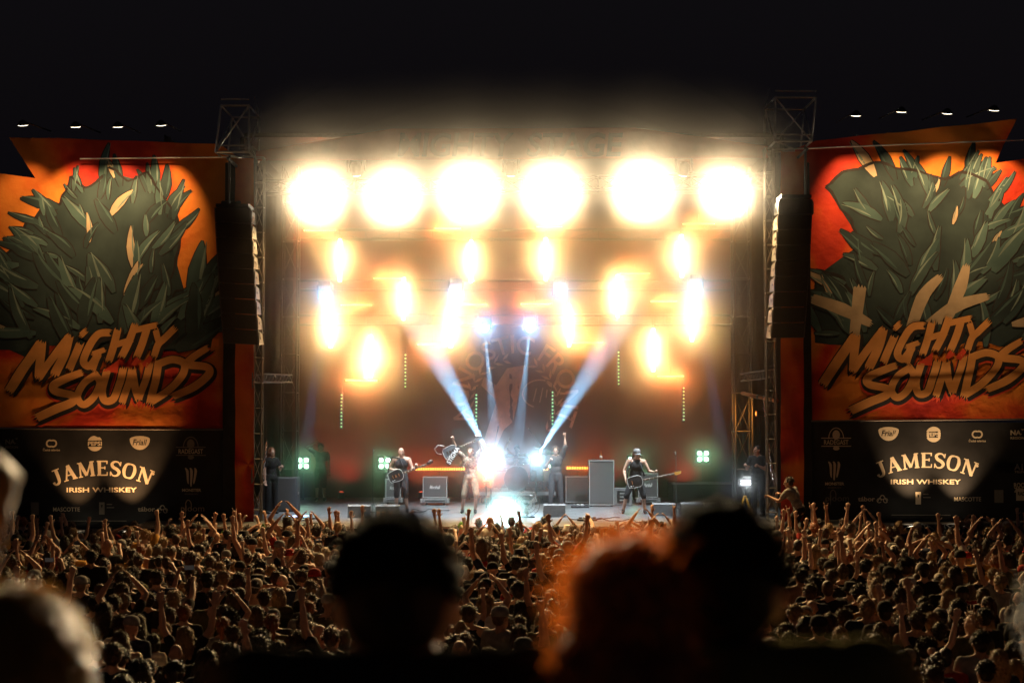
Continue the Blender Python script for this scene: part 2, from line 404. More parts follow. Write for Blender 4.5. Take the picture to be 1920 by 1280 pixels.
def massif(parent, ridge, base_y, seed, tilt):
    """plain broken rock mass printed in teal: dark body, lighter facets, ink edges"""
    rnd = random.Random(seed); R = []
    for (x0, y0), (x1, y1) in zip(ridge, ridge[1:]):
        n = max(2, int(math.hypot(x1 - x0, y1 - y0) / 14))
        for q in range(n):
            t = q / n; R.append((x0 + (x1 - x0) * t + (rnd.uniform(-3, 3) if q else 0), y0 + (y1 - y0) * t + (rnd.uniform(-4, 4) if q else 0)))
    R.append(ridge[-1])
    bot = [(ridge[-1][0] + (ridge[0][0] - ridge[-1][0]) * q / 16, base_y + rnd.uniform(-14, 14)) for q in range(17)]
    print_on('rock_print', [R + bot], BY, .7, sag, TEALD, parent, .12)
    edge = []
    for a, b in zip(R, R[1:]): edge += stroke([a, b], rnd.uniform(3, 6))
    print_on('rock_outline', edge, BY, 1.5, sag, INK, parent)
    xs = [p[0] for p in R]
    def ytop(x):
        for a, b in zip(R, R[1:]):
            if min(a[0], b[0]) <= x <= max(a[0], b[0]) and abs(b[0] - a[0]) > .01: return a[1] + (b[1] - a[1]) * (x - a[0]) / (b[0] - a[0])
        return base_y
    # overlapping pointed blades of scrub, inked round, painted from the back to the front
    cx0 = sum(xs) / len(xs); spots_ = []
    while len(spots_) < 135:
        x = rnd.uniform(min(xs), max(xs)); yt_ = ytop(x); y = yt_ + 6 + (base_y - yt_) * rnd.random() ** (1.15 if len(spots_) % 3 else 3.5)
        if y < base_y - 4: spots_.append((x, y))
    spots_.sort(key=lambda q: q[1])
    for k, (x, y) in enumerate(spots_):
        L = rnd.uniform(34, 92) * (1.15 if k > 60 else .8); wd = L * rnd.uniform(.2, .34)
        a = math.radians(90 - (x - cx0) * .32 * tilt * tilt + rnd.uniform(-38, 38)); bend = rnd.uniform(-.28, .28)
        dx, dy = math.cos(a), -math.sin(a); P = [(x + dx * L * t - dy * L * bend * t * t, y + dy * L * t + dx * L * bend * t * t) for t in (-.15, .15, .45, .75, 1.0)]
        W = [wd * .35, wd * .9, wd, wd * .6, wd * .04]; ly = 1.0 + k * .034
        print_on('blade_outline', stroke(P, [q + 3.6 for q in W], 0, 0, 3), BY, ly, sag, INK, parent, .14, 0)
        m = BONE if k % 17 == 0 else MIDT if k % 3 == 0 else TEAL if k % 3 == 1 else TEALD
        print_on('blade_print', stroke(P, W, 0, 0, 3), BY, ly + .4, sag, m, parent, .14, 0)
        off = wd * .24 * tilt; Q = [(px_ + off * math.sin(a), py_ + off * math.cos(a)) for px_, py_ in P[1:]]
        print_on('blade_highlight', stroke(Q, [.6, wd * .2, wd * .13, .3], 0, 0, 3), BY, ly + .7, sag, TEAL if m is TEALD else PALE, parent, .14, 0)
def serif_word(cx, cy, wd, h, R):
    """arched serif capitals of the big sponsor name, pixels"""
    G = {  # strokes in a 1 x 1 box: points, widths
        'J': (.62, [([(.42, 1), (.42, .3), (.34, .06), (.14, .02), (.04, .16)], [.2, .2, .17, .12, .12]), ([(.2, .96), (.62, .96)], .07), ([(.06, .12), (.06, .22)], .16)]),
        'A': (.86, [([(.43, 1.0), (.14, .02)], [.1, .1]), ([(.43, 1.0), (.72, .02)], [.22, .22]), ([(.24, .34), (.6, .34)], .08), ([(0, .03), (.28, .03)], .07), ([(.56, .03), (.88, .03)], .07)]),
        'M': (1.06, [([(.2, .98), (.14, .02)], .1), ([(.2, .98), (.52, .08)], .2), ([(.52, .08), (.84, .98)], .1), ([(.84, .98), (.9, .02)], .2), ([(.02, .03), (.28, .03)], .07), ([(.74, .03), (1.04, .03)], .07), ([(.06, .96), (.26, .96)], .07), ([(.78, .96), (1.0, .96)], .07)]),
        'E': (.72, [([(.18, 1), (.18, 0)], .2), ([(.04, .96), (.62, .96)], .08), ([(.18, .52), (.5, .52)], .08), ([(.04, .04), (.66, .04)], .08), ([(.61, 1), (.61, .78)], .07), ([(.65, 0), (.65, .24)], .07), ([(.5, .62), (.5, .42)], .07)]),
        'S': (.68, [([(.58, .78), (.46, .95), (.26, .96), (.12, .8), (.2, .6), (.44, .46), (.58, .28), (.46, .06), (.22, .04), (.08, .24)], [.07, .09, .13, .17, .2, .21, .19, .13, .09, .07]), ([(.6, 1), (.6, .72)], .07), ([(.07, .3), (.07, 0)], .07)]),
        'O': (.88, [([(.42, .97), (.2, .88), (.11, .5), (.2, .12), (.42, .03), (.64, .12), (.73, .5), (.64, .88), (.42, .97)], [.09, .15, .21, .15, .09, .15, .21, .15, .09])]),
        'N': (.9, [([(.16, .98), (.16, .02)], .1), ([(.16, .98), (.74, .04)], .21), ([(.74, 1), (.74, .02)], .1), ([(.0, .96), (.22, .96)], .07), ([(.02, .03), (.3, .03)], .07), ([(.6, .97), (.88, .97)], .07)])}
    adv = .06; tot = sum(G[c][0] + adv for c in 'JAMESON'); kx = wd / tot; x = -wd / 2; out = []
    bend = on_arc(cx, cy + R, R)
    for c in 'JAMESON':
        for pts, wds in G[c][1]:
            k = (kx + h) / 2
            P = [(x + p[0] * kx, p[1] * h) for p in pts]; W = [q * k for q in wds] if isinstance(wds, list) else [wds * k] * len(P)
            # the end letters stand lower and larger, as on an arch
            for poly in stroke(P, W): out.append([bend(*p) for p in poly])
        x += (G[c][0] + adv) * kx
    return out
def sponsor(parent, items):
    for name, polys, layer, m in items: print_on(name, polys, BY - .02, layer, sag, m, parent)
def sponsor_board(parent, x0, x1, ytop, ybot, cxs, y1, jx, jy, yb, right):
    print_on('board', [[(x0, ytop), (x1, ytop + (2 if right else 0)), (x1, ybot), (x0, ybot)]], BY - .02, 0, sag, BOARD, parent, .4)
    L = []
    P = lambda n, p, m=CREAM, ly=1: L.append((n, p, ly, m))
    P('whiskey_name', serif_word(jx, jy, 184, 28, 215)); P('whiskey_name_dot', [disc(jx + 95, jy - 3, 2.6)])
    P('whiskey_line', letters('IRISH WHISKEY', jx - 1, jy + 31, 9, 131, .02))
    tv, pe, fr, ra = cxs
    P('tv_emblem', stroke(arc(tv - 3, y1, 6, 6, 60, 300, 10), 3) + stroke(arc(tv + 3, y1, 6, 6, -120, 120, 10), 3)); P('tv_name', letters('Česká televize', tv, y1 + 14, 4.2, 32, .01))
    P('cola_disc', [disc(pe, y1, 14.5)]); P('cola_band', [[(pe - 15, y1 - 5), (pe + 15, y1 - 6), (pe + 15, y1 + 6), (pe - 15, y1 + 6)]], BOARD, 1.4); P('cola_name', letters('PEPSI', pe, y1 + 4, 8, 26, .03), CREAM, 1.8)
    P('snack_shield', [arc(fr, y1 - 8, 19, 6, 0, 180, 10)[::1] + arc(fr, y1 - 8, 19, 20, 180, 360, 12)[1:-1]]); P('snack_name', letters('Friall', fr, y1 + 3, 11, 27, .01, .25), BOARD, 1.5)
    P('brewery_arch', stroke(arc(ra, y1 + 8, 14, 20, 0, 180, 12), 1.6) + [disc(ra, y1 + 1, 7, 9)] + stroke([(ra - 28, y1 + 7), (ra + 28, y1 + 7)], 1.6) + stroke([(ra - 28, y1 + 22), (ra + 28, y1 + 22)], 1.6) + [disc(ra, y1 + 26, 6, 4)], GREYP if not right else CREAM)
    P('brewery_name', letters('RADEGAST', ra, y1 + 19, 9, 46, .012), CREAM, 1.5)
    mx = ra + (1 if not right else -3); my = jy + (0 if not right else 3)
    P('energy_claw', sum([stroke([(mx - 12 + q * 9, my - 14), (mx - 8 + q * 8, my - 8), (mx - 7 + q * 6, my + 10 + (6 if q == 1 else 0)), (mx - 6 + q * 5, my + 16 + (5 if q == 1 else 0))], [2, 5, 3.4, .8], 0, q, 4) for q in range(3)], []))
    P('energy_name', letters('MONSTER', mx, my + 30, 5.5, 36, .03)); P('energy_line', letters('ENERGY', mx, my + 36, 2.6, 26, .02), GREYP)
    ks = {False: (125, 192, 286, 361), True: (1814, 1723, 1637, 1570)}[right]
    P('paper_name', letters('MASCOTTE', ks[0], yb + 3, 8, 50, .008))
    P('museum_flag', [[(ks[1] - 6, yb - 14), (ks[1] + 4, yb - 14), (ks[1] + 4, yb + 9), (ks[1] - 6, yb + 9)]], GREYP if not right else CREAM); P('museum_mark', [[(ks[1] - 3, yb - 9), (ks[1] + 1, yb - 9), (ks[1] - 1, yb - 2)]], BOARD, 1.4)
    P('museum_line', stroke([(ks[1] + 8, yb - 10), (ks[1] + 18, yb - 10)], 2) + stroke([(ks[1] + 8, yb - 4), (ks[1] + 22, yb - 4)], 2), GREYP)
    P('town_name', letters('tábor', ks[2] - 12, yb + 3, 8.6, 32, .022)); tx = ks[2] + 18
    P('town_mark', stroke([(tx - 9, yb + 4), (tx, yb - 8), (tx + 9, yb + 4)], 1.6) + stroke(arc(tx, yb - 4, 4, 4, 0, 330, 8), 1.4) + stroke(arc(tx - 6, yb + 2, 4, 4, 0, 330, 8), 1.4) + stroke(arc(tx + 6, yb + 2, 4, 4, 0, 330, 8), 1.4))
    P('tobacco_name', letters('ploom', ks[3], yb + 3, 12, 44, -.002), CREAM if not right else GREYP); P('tobacco_loop', stroke([(ks[3] - 13, yb + 10), (ks[3] - 13, yb - 12), (ks[3] - 8, yb - 18), (ks[3] - 3, yb - 12), (ks[3] - 3, yb)], 1.5), CREAM if not right else GREYP, 1.3)
    if right:
        P('region_name', letters('NAŠ', 1908, y1 + 1, 9, 26, .03) + letters('REGION', 1908, y1 + 9, 4.6, 26, .02)); P('channel_name', letters('A11', 1914, jy + 4, 11, 24, .03) + letters('TELEVIZE', 1917, jy + 10, 4, 30, .02))
        P('magazine_name', letters('ROCK', 1914, jy + 37, 8.5, 26, .03) + letters('ZONE', 1914, jy + 46, 8.5, 26, .03)); P('partner_box', [[(1864, yb - 18), (1881, yb - 18), (1881, yb + 6), (1864, yb + 6)]], GREYP)
        P('radio_box', [[(1905, yb - 20), (1932, yb - 20), (1932, yb + 2), (1905, yb + 2)]]); P('radio_name', letters('RADIO', 1919, yb - 8, 7, 22, .03), BOARD, 1.4)
    else:
        P('region_name', letters('NAŠ', 22, y1 + 1, 9, 24, .03) + letters('REGION', 22, y1 + 9, 4.6, 24, .02), GREYP); P('partner_box', [[(58, yb - 14), (73, yb - 14), (73, yb + 10), (58, yb + 10)]], GREYP)
    P('small_print_line', stroke([(jx - 65, ybot - 10), (jx + 45, ybot - 10)], 1.4), GREYP)
    sponsor(parent, L)

lb = thing('festival_banner', 'large orange festival banner with teal scrub print and brush lettering, left of stage', 'banner', group='festival banners')
print_on('cloth', [[(-70, 316), (66, 334), (16, 257), (412, 270), (444, 294), (444, 640), (418, 803), (-70, 800)]], BY, 0, sag, burst_mat('burst_left', -9.2, 6.2, HOT, 5), lb, .12)
massif(lb, [(-70, 520), (20, 470), (48, 418), (72, 402), (84, 372), (112, 384), (132, 330), (160, 352), (182, 340), (204, 314), (240, 340), (258, 332), (276, 322), (300, 360), (330, 398), (338, 440), (322, 520), (285, 545), (278, 610), (330, 545), (408, 522), (412, 590), (395, 610)], 655, 3, 1)
logo(lb, 0, 0)
rb = thing('festival_banner', 'large orange festival banner with dark teal scrub print, right of stage', 'banner', group='festival banners')
print_on('cloth', [[(1490, 280), (1530, 264), (1905, 224), (1866, 306), (1990, 288), (1990, 785), (1513, 790), (1490, 640)]], BY, 0, sag, burst_mat('burst_right', 8.2, 6.4, HOT, 5), rb, .12)
massif(rb, [(1528, 620), (1530, 505), (1580, 520), (1602, 560), (1622, 470), (1606, 440), (1588, 402), (1548, 350), (1580, 322), (1640, 304), (1710, 318), (1770, 336), (1800, 322), (1850, 340), (1880, 390), (1990, 450), (1990, 640)], 650, 8, -1)
for q_ in ([(1700, 640), (1728, 560), (1762, 520)], [(1730, 618), (1790, 575), (1850, 556)], [(1600, 640), (1612, 540)], [(1524, 560), (1580, 580), (1630, 606)], [(1770, 610), (1800, 540), (1812, 500)]): print_on('tan_ribbon', stroke(q_, [18, 24, 14][:len(q_)], 6, 3), BY, 6.2, sag, BONE, rb)
logo(rb, 1525, -13, 1.0)
ls = thing('sponsor_banner', 'black sponsor banner with cream logos under the left festival banner', 'banner', group='sponsor banners')
sponsor_board(ls, -70, 437, 803, 986, (97, 178, 262, 358), 831, 192, 891, 955, False)
rs = thing('sponsor_banner', 'black sponsor banner with cream logos under the right festival banner', 'banner', group='sponsor banners')
sponsor_board(rs, 1521, 1990, 790, 975, (1832, 1750, 1666, 1568), 814, 1737, 876, 936, True)
# header over the stage mouth
hb = thing('header_banner', 'dull red header banner lettered across the top of the stage', 'banner')
HY = 35.7
def flat(x, z): return .012 * math.sin(x * 2.3)
HRED = mat('header_red', (.28, .055, .028), .8, 0, .35, 1.0, .3, 5)
HINK = mat('header_ink', (.03, .010, .008), .8, 0, .2, 3)
print_on('cloth', [[(480, 284), (735, 242), (1190, 240), (1440, 274), (1440, 296), (480, 302)]], HY, 0, flat, HRED, hb, .4)
print_on('lettering', letters('MIGHTY', 855, 292, 44, 218, .026, .12), HY, 1.2, flat, HINK, hb); print_on('lettering', letters('STAGE', 1078, 292, 44, 180, .026, .12), HY, 1.2, flat, HINK, hb)
# red fabric strips on the towers
for s, xs, lab in ((-1, (441, 476), 'narrow red and orange fabric strip on the left tower'), (1, (1464, 1507), 'narrow red and orange fabric strip on the right tower')):
    st = thing('fabric_strip', lab, 'banner', group='tower fabric strips')
    print_on('cloth', [[(xs[0], 297 if s < 0 else 284), (xs[1], 297 if s < 0 else 284), (xs[1], 985), (xs[0], 985)]], 35.15, 0, lambda x, z: .03 * math.sin(z * 3.1 + x * 9) + .02 * math.sin(z * 7.7), burst_mat('strip_print%d' % s, s * 6.5, 3, HOT[:4], 3), st, .16)
# ------------------------------------------------------------------ trusses and towers
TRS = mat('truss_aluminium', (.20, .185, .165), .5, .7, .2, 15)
def truss(name, label, cat, p0, p1, wd, bay, m=TRS, rc=.024, rbr=.012, faces=4, group=None, up=Vector((0, 1, 0))):
    p0 = Vector(p0); p1 = Vector(p1); d = (p1 - p0); L = d.length; d.normalize()
    u = (up - d * up.dot(d)).normalized(); v = d.cross(u)
    t = thing(name, label, cat, p0, 0, group)
    cs = [(u * a + v * b) * wd / 2 for a, b in ((-1, -1), (1, -1), (1, 1), (-1, 1))]
    for c in cs: pipe('chord', c, c + d * L, rc, m, t, 8)
    n = max(1, round(L / bay))
    for i in range(n):
        a = d * (L * i / n); b = d * (L * (i + 1) / n)
        for k in range(faces):
            c0, c1 = cs[k], cs[(k + 1) % 4]
            if i % 2: c0, c1 = c1, c0
            pipe('brace', c0 + a, c1 + b, rbr, m, t)
            pipe('rung', cs[k] + a, cs[(k + 1) % 4] + a, rbr, m, t)
    for k in range(faces): pipe('rung', cs[k] + d * L, cs[(k + 1) % 4] + d * L, rbr, m, t)
    return t
for s, pxl, ytop, lab in ((-1, 477, 292, 'left'), (1, 1452, 275, 'right')):
    b = at(pxl, 985, 35.0); T = at(pxl, ytop, 35.0)
    truss('truss_tower', 'slim aluminium truss tower beside the %s speaker stack, reaching the header' % lab, 'truss', (b.x, 35.3, 0), (b.x, 35.3, T.z), .22, .62, group='stage mouth towers', rc=.02, rbr=.012)
    # black mast behind the speakers
    mx = 434 if s < 0 else 1506
    m0 = at(mx, 985, 35.6)
    ms = thing('speaker_mast', 'black shrouded mast carrying the %s speaker stack' % lab, 'mast', (m0.x, 35.3, 0), group='speaker masts')
    MB().box((0, 0, 5.25), (.34, .2, 10.5), bev=.02).build('shroud', DRAPE, ms)
    MB().box((0, -.05, 9.35), (.5, .3, .35), bev=.03).build('collar', BLK, ms)
    zt = at(0, 388 if s < 0 else 372, 34.0).z
    pipe('hoist_chain', (-s * .12, -1.0, zt + .05), (-s * .12, -1.0, at(0, ytop, 34.3).z), .03, STEEL, ms)
    pipe('hoist_arm', (-s * .12, 0, at(0, ytop + 8, 34.3).z), (-s * .12, -1.2, at(0, ytop + 8, 34.3).z), .04, STEEL, ms)
    # open cube of scaffold on top
    xs = (412, 474) if s < 0 else (1447, 1513)
    yb, yt = (292, 206) if s < 0 else (272, 191)
    A = at(xs[0], yb, 35.2); B = at(xs[1], yt, 35.2)
    cb = thing('scaffold_cube', 'open scaffold cube with diagonals above the %s tower' % lab, 'scaffold', (0, 0, 0), group='scaffold cubes on the towers')
    y0, y1 = 34.7, 36.1
    # narrower at the top on the stage side, as the hoist frame is
    ax, bx = A.x, B.x
    C = {(i, j, k): Vector((((ax, bx)[i] + (0 if k == 0 else (.12 if (i == 0) == (s < 0) else -.0))), (y0, y1)[j], (A.z, B.z)[k])) for i in (0, 1) for j in (0, 1) for k in (0, 1)}
    ed = [((0, 0), (1, 0)), ((0, 1), (1, 1)), ((0, 0), (0, 1)), ((1, 0), (1, 1))]
    for k in (0, 1):
        for (a, c) in ed: pipe('bar', C[(*a, k)], C[(*c, k)], .026, ALU, cb)
        pipe('bar', C[(0, 0, k)] + Vector((0, 0, .16)), C[(1, 0, k)] + Vector((0, 0, .16)), .02, ALU, cb)
    for i in (0, 1):
        for j in (0, 1): pipe('upright', C[(i, j, 0)], C[(i, j, 1)], .026, ALU, cb)
    if s < 0: pipe('diagonal', C[(0, 0, 0)], C[(1, 0, 1)], .022, ALU, cb); pipe('diagonal', C[(0, 1, 1)], C[(1, 1, 0)], .022, ALU, cb)
    else: pipe('diagonal', C[(1, 0, 0)], C[(0, 0, 1)], .022, ALU, cb); pipe('diagonal', C[(0, 1, 0)], C[(1, 1, 1)], .022, ALU, cb)
    pipe('diagonal', C[(0, 0, 0)], C[(0, 1, 1)], .022, ALU, cb); pipe('diagonal', C[(1, 0, 0)], C[(1, 1, 1)], .022, ALU, cb); pipe('diagonal', C[(0, 0, 0)], C[(1, 1, 0)], .022, ALU, cb)
    pp = C[(1 if s < 0 else 0, 1, 1)]; pipe('aerial', pp, pp + Vector((-.12 * s * -1, 0, .55)), .012, ALU, cb)
    # inner wing tower
    wx = (524, 553) if s < 0 else (1380, 1412)
    q0 = at(wx[0], 900, 40); q1 = at(wx[1], 900, 40); wd = q1.x - q0.x
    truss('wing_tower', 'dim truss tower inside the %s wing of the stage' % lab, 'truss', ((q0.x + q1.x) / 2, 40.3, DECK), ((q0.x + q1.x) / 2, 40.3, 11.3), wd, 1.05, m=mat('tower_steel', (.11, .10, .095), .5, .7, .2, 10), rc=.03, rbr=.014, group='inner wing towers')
    e0 = at(482 if s < 0 else 1449, 708 if s < 0 else 700, 36.5); e1 = at(541 if s < 0 else 1395, 710 if s < 0 else 707, 38.5)
    truss('wing_truss', 'short horizontal truss running into the %s wing' % lab, 'truss', e0, e1, .2, .22, group='short wing trusses', rc=.018, rbr=.01)
    # frame bar and truss under the sponsor banner, rail over the print
    if s < 0:
        a = at(90, 992, 35.0); b2 = at(470, 989, 35.0); r0 = at(150, 298, 35.15); r1 = at(474, 294, 35.15)
    else:
        a = at(1521, 981, 35.0); b2 = at(1990, 976, 35.0); r0 = at(1448, 281, 35.15); r1 = at(1925, 262, 35.15)
    tt = truss('base_truss', 'horizontal truss under the %s sponsor banner' % lab, 'truss', (a.x, 35.15, a.z - .18), (b2.x, 35.15, b2.z - .18), .28, .4, group='trusses under the sponsor banners', rc=.024)
    for k in range(4):
        q = a.lerp(b2, k / 3.2 + .03); pipe('leg', Vector((q.x, 35.15, 0)) - tt.location, Vector((q.x, 35.15, q.z - .32)) - tt.location, .025, ALU, tt)
    rl = thing('banner_rail', 'thin metal rail strung across the top of the %s festival banner' % lab, 'rail', r0, group='banner rails')
    pipe('tube', (0, 0, 0), r1 - r0, .018, ALU, rl, 8)
    rr = thing('banner_rail', 'thin metal rail between %s festival and sponsor banners' % lab, 'rail', at(-60 if s < 0 else 1521, 803 if s < 0 else 789, 35.2), group='banner rails')
    pipe('tube', (0, 0, 0), at(418 if s < 0 else 1985, 805 if s < 0 else 785, 35.2) - rr.location, .02, mat('rail_dark', (.15, .12, .1), .5, .6), rr, 8)
# ------------------------------------------------------------------ line-array loudspeakers
GRL = mat('speaker_grille', (.05, .045, .042), .75, .2, .25, 60, .5, 300)
def line_array(label, corners, Y, s):
    """corners: px of front face top-left, top-right, bottom-right, bottom-left"""
    t = thing('line_array', label, 'loudspeaker', (0, 0, 0), group='hanging line arrays')
    n = 9; TL, TR, BR, BL = [at(*c, Y) for c in corners]
    for i in range(n):
        f0 = i / n; f1 = (i + 1) / n
        bow = lambda f: .34 * f ** 2.2
        P = [TL.lerp(BL, f0), TR.lerp(BR, f0), TR.lerp(BR, f1), TL.lerp(BL, f1)]
        g = .006
        fr = [Vector((p.x, Y + (bow(f0) if k < 2 else bow(f1)), p.z + (-g if k < 2 else g))) for k, p in enumerate(P)]
        bk = [v + Vector((0, .62, 0)) + Vector(((fr[(k // 2) * 2 if k in (0, 1) else k].x * 0), 0, (-.045 if k < 2 else .045))) for k, v in enumerate(fr)]
        m = MB().add(fr + bk, [(3, 2, 1, 0), (4, 5, 6, 7), (0, 1, 5, 4), (1, 2, 6, 5), (2, 3, 7, 6), (3, 0, 4, 7)])
        c = m.build('cabinet', mat('speaker_cabinet', (.09, .083, .075), .55, 0, .2, 20, .2, 120), t)
        fc = sum(fr, Vector()) / 4
        gr = [fc + (v - fc) * .93 + Vector((0, -.012, 0)) for v in fr]; gb = [v + Vector((0, .01, 0)) for v in gr]
        MB().add(gr + gb, [(3, 2, 1, 0), (0, 1, 5, 4), (1, 2, 6, 5), (2, 3, 7, 6), (3, 0, 4, 7)]).build('grille', GRL, c)
        side = fr[1] if s < 0 else fr[0]; sb = fr[2] if s < 0 else fr[3]
        hx = side.lerp(sb, .5) + Vector((-s * .004, .3, 0)); MB().box(hx, (.012, .16, .05)).build('handle', BLK, c)
        MB().box(side.lerp(sb, .5) + Vector((-s * .006, .06, 0)), (.014, .05, (side.z - sb.z) * .8)).build('rigging_plate', BLK, c)
    MB().box((TL + TR) / 2 + Vector((0, .3, .06)), ((TR - TL).x * .9, .7, .08)).build('fly_bar', BLK, t)
    return t
line_array('tall black hanging line-array speaker stack left of the stage mouth', [(402, 389), (470, 391), (481, 646), (413, 642)], 34.0, -1)
line_array('tall black hanging line-array speaker stack right of the stage mouth', [(1461, 373), (1524, 373), (1514, 632), (1450, 633)], 34.0, 1)
# ------------------------------------------------------------------ lamps
BAT = 1.05; BEAM_D = 90000; BEAM_U = 120000; WASH = 12000; FLOOD = 640; UPL = 420; GLOW = 4.6; RED_FILL = 240
WARM = (1, .61, .22); BLUE = (.30, .62, 1.0); CAMP = Vector((0, 0, CZ))
def lens_disc(p, d, r, n=20, bulge=.25):
    M = aimM(d); return MB().lathe([(r, 0), (r * .85, -r * bulge * .5), (r * .5, -r * bulge * .85), (.0001, -r * bulge)], p, M, n)
HOUSE = PLAST
E_W = emat('hot_white_lens', (1, .86, .6), 40)
def blinder(i, px, py, Y, n):
    p = at(px, py, Y); t = thing('blinder_light', 'big blazing white blinder under the header, %s of six' % ordinal(i, n), 'stage light', p, group='big blinders under the header')
    d = (CAMP - p).normalized(); M = aimM(d)
    MB().box((0, .09, 0), (.78, .16, .42), bev=.03).build('housing', HOUSE, t)
    for a in range(4):
        for b in (0, 1):
            c = Vector((-.285 + a * .19, .005, -.095 + b * .19))
            lens_disc(c, (0, -1, 0), .082, 16).build('lens', E_W, t)
    MB().tube([(-.43, .1, 0), (-.43, .1, .34), (.43, .1, .34), (.43, .1, 0)], .018, 6).build('yoke', BLK, t)
    dn_ = V((d.x, d.y, 0)).normalized() * math.cos(math.radians(45)) + V((0, 0, -math.sin(math.radians(45))))
    spot(t, p + d * .12, p + dn_, BL_P[i] * 7.5, 80, (1, .63, .25), .3, .12); spot(t, p + d * .13, V((p.x * .6, 0, p.z + 37 * math.tan(math.radians(6)))), BL_P[i] * 80, 58, (1, .75, .43), 1, .12)
BL_P = [430, 380, 520, 470, 560, 420]
xs6 = (598, 738, 880, 1034, 1204, 1360)
for i, x in enumerate(xs6): blinder(i, x, (377, 378, 372, 372, 368, 370)[i], 37.0, 6)
truss('lighting_truss', 'long lighting truss across the stage carrying the big blinders', 'truss', at(490, 352, 37.4), at(1436, 340, 37.4), .34, .5, m=BLK, rc=.028, rbr=.014)
for k, (y, Y, lab) in enumerate(((440, 43.6, 'upper'), (535, 43.8, 'middle'), (600, 44.0, 'lower'))):
    truss('lighting_truss', '%s black truss behind the vertical light battens' % lab, 'truss', at(560, y, Y), at(1372, y, Y), .3, 1.0, m=BLK, rc=.025, rbr=.012, faces=2, group='black back trusses')
# vertical blazing battens
vb = sorted([(637, 488), (883, 490), (1023, 486), (1278, 480), (757, 560), (1158, 555), (620, 612), (845, 612), (1067, 610), (1297, 600), (695, 668), (1225, 656)])
E_B = emat('hot_led', (1, .85, .55), 25)
for i, (px, py) in enumerate(vb):
    p = at(px, py, 43.0); t = thing('led_batten', 'blazing upright warm white light batten, %s of twelve' % ordinal(i, 12), 'stage light', p, group='blazing upright battens')
    MB().box((0, .06, 0), (.13, .1, 1.36), bev=.015).build('housing', HOUSE, t)
    leds = MB()
    for k in range(12): leds.lathe([(.045, 0), (.035, -.02), (.0001, -.026)], (0, .005, -.6 + k * .109), aimM((0, -1, 0)), 10)
    tag(leds.build('led_row', E_B, t), kind='stuff')
    pipe('clamp', (0, .1, .68), (0, .1, .9), .02, BLK, t)
    k = (1.0, .8, 1.2, .9, 1.1, 1.0)[i % 6]
    area(t, p + Vector((0, -.05, 0)), CAMP, 9.0 * k * BAT, .09, 1.0, 40, WARM)
# red horizontal battens, dim green upright battens
rbs = sorted([(600, 432, 62), (1310, 420, 62), (730, 522, 60), (1190, 513, 58), (668, 572, 60), (885, 571, 56), (1005, 570, 58), (1245, 565, 50), (812, 646, 60), (1100, 642, 64), (678, 713, 60), (1257, 705, 50), (1030, 425, 50), (840, 428, 50)])
E_R = emat('red_led', (1, .16, .05), 7)
for i, (px, py, wd) in enumerate(rbs):
    Y = 43.3; p = at(px, py, Y); W_ = wd / scale_at(Y); t = thing('led_batten', 'short level red light batten between the white ones, %s' % ordinal(i, len(rbs)), 'stage light', p, group='level red battens')
    MB().box((0, .05, 0), (W_ + .08, .09, .1), bev=.015).build('housing', HOUSE, t)
    leds = MB()
    for k in range(16): leds.lathe([(.022, 0), (.016, -.012), (.0001, -.015)], (-W_ / 2 + W_ * (k + .5) / 16, .003, 0), aimM((0, -1, 0)), 8)
    tag(leds.build('led_row', E_R, t), kind='stuff')
    pipe('clamp', (0, .08, 0), (0, .08, .3), .015, BLK, t)
    area(t, p + Vector((0, -.04, 0)), CAMP, 1.6 * GLOW, W_, .05, 60, (1, .20, .04))
gbs = sorted([(760, 695), (640, 770), (893, 770), (1036, 765), (1160, 690), (1282, 757)])
E_G = emat('green_led', (.45, 1, .5), 1.3)
for i, (px, py) in enumerate(gbs):
    p = at(px, py, 43.4); t = thing('led_batten', 'upright batten of dim green dots, %s of six' % ordinal(i, 6), 'stage light', p, group='dim green battens')
    MB().box((0, .05, 0), (.09, .08, 1.12), bev=.012).build('housing', HOUSE, t)
    leds = MB()
    for k in range(10): leds.lathe([(.03, 0), (.02, -.012), (.0001, -.016)], (0, .006, -.48 + k * .107), aimM((0, -1, 0)), 8)
    tag(leds.build('led_row', E_G, t), kind='stuff')
    pipe('clamp', (0, .08, .5), (0, .08, .75), .015, BLK, t)
# moving heads
E_BL = emat('blue_lens', (.55, .85, 1), 18)
def moving_head(label, p, d, floor=False, lens=E_BL, size=1.0, group='moving head lights'):
    t = thing('moving_head', label, 'stage light', p, group=group); d = Vector(d).normalized(); M = aimM(d); k = size
    u = 1 if floor else -1
    MB().box((0, 0, -u * .36 * k), (.34 * k, .26 * k, .14 * k), bev=.02).build('base', HOUSE, t)
    MB().box((-.2 * k, 0, -u * .12 * k), (.06 * k, .14 * k, .4 * k), bev=.015).box((.2 * k, 0, -u * .12 * k), (.06 * k, .14 * k, .4 * k), bev=.015).box((0, 0, -u * .3 * k), (.44 * k, .16 * k, .05 * k)).build('yoke', HOUSE, t)
    MB().lathe([(.06 * k, .2 * k), (.13 * k, .14 * k), (.15 * k, 0), (.13 * k, -.14 * k), (.125 * k, -.15 * k)], (0, 0, 0), M, 18).build('head', HOUSE, t)
    lens_disc(d * .152 * k, d, .115 * k, 18).build('lens', lens, t)
    return t
bh = sorted([(609, 555), (855, 550), (1050, 548), (1305, 542)])
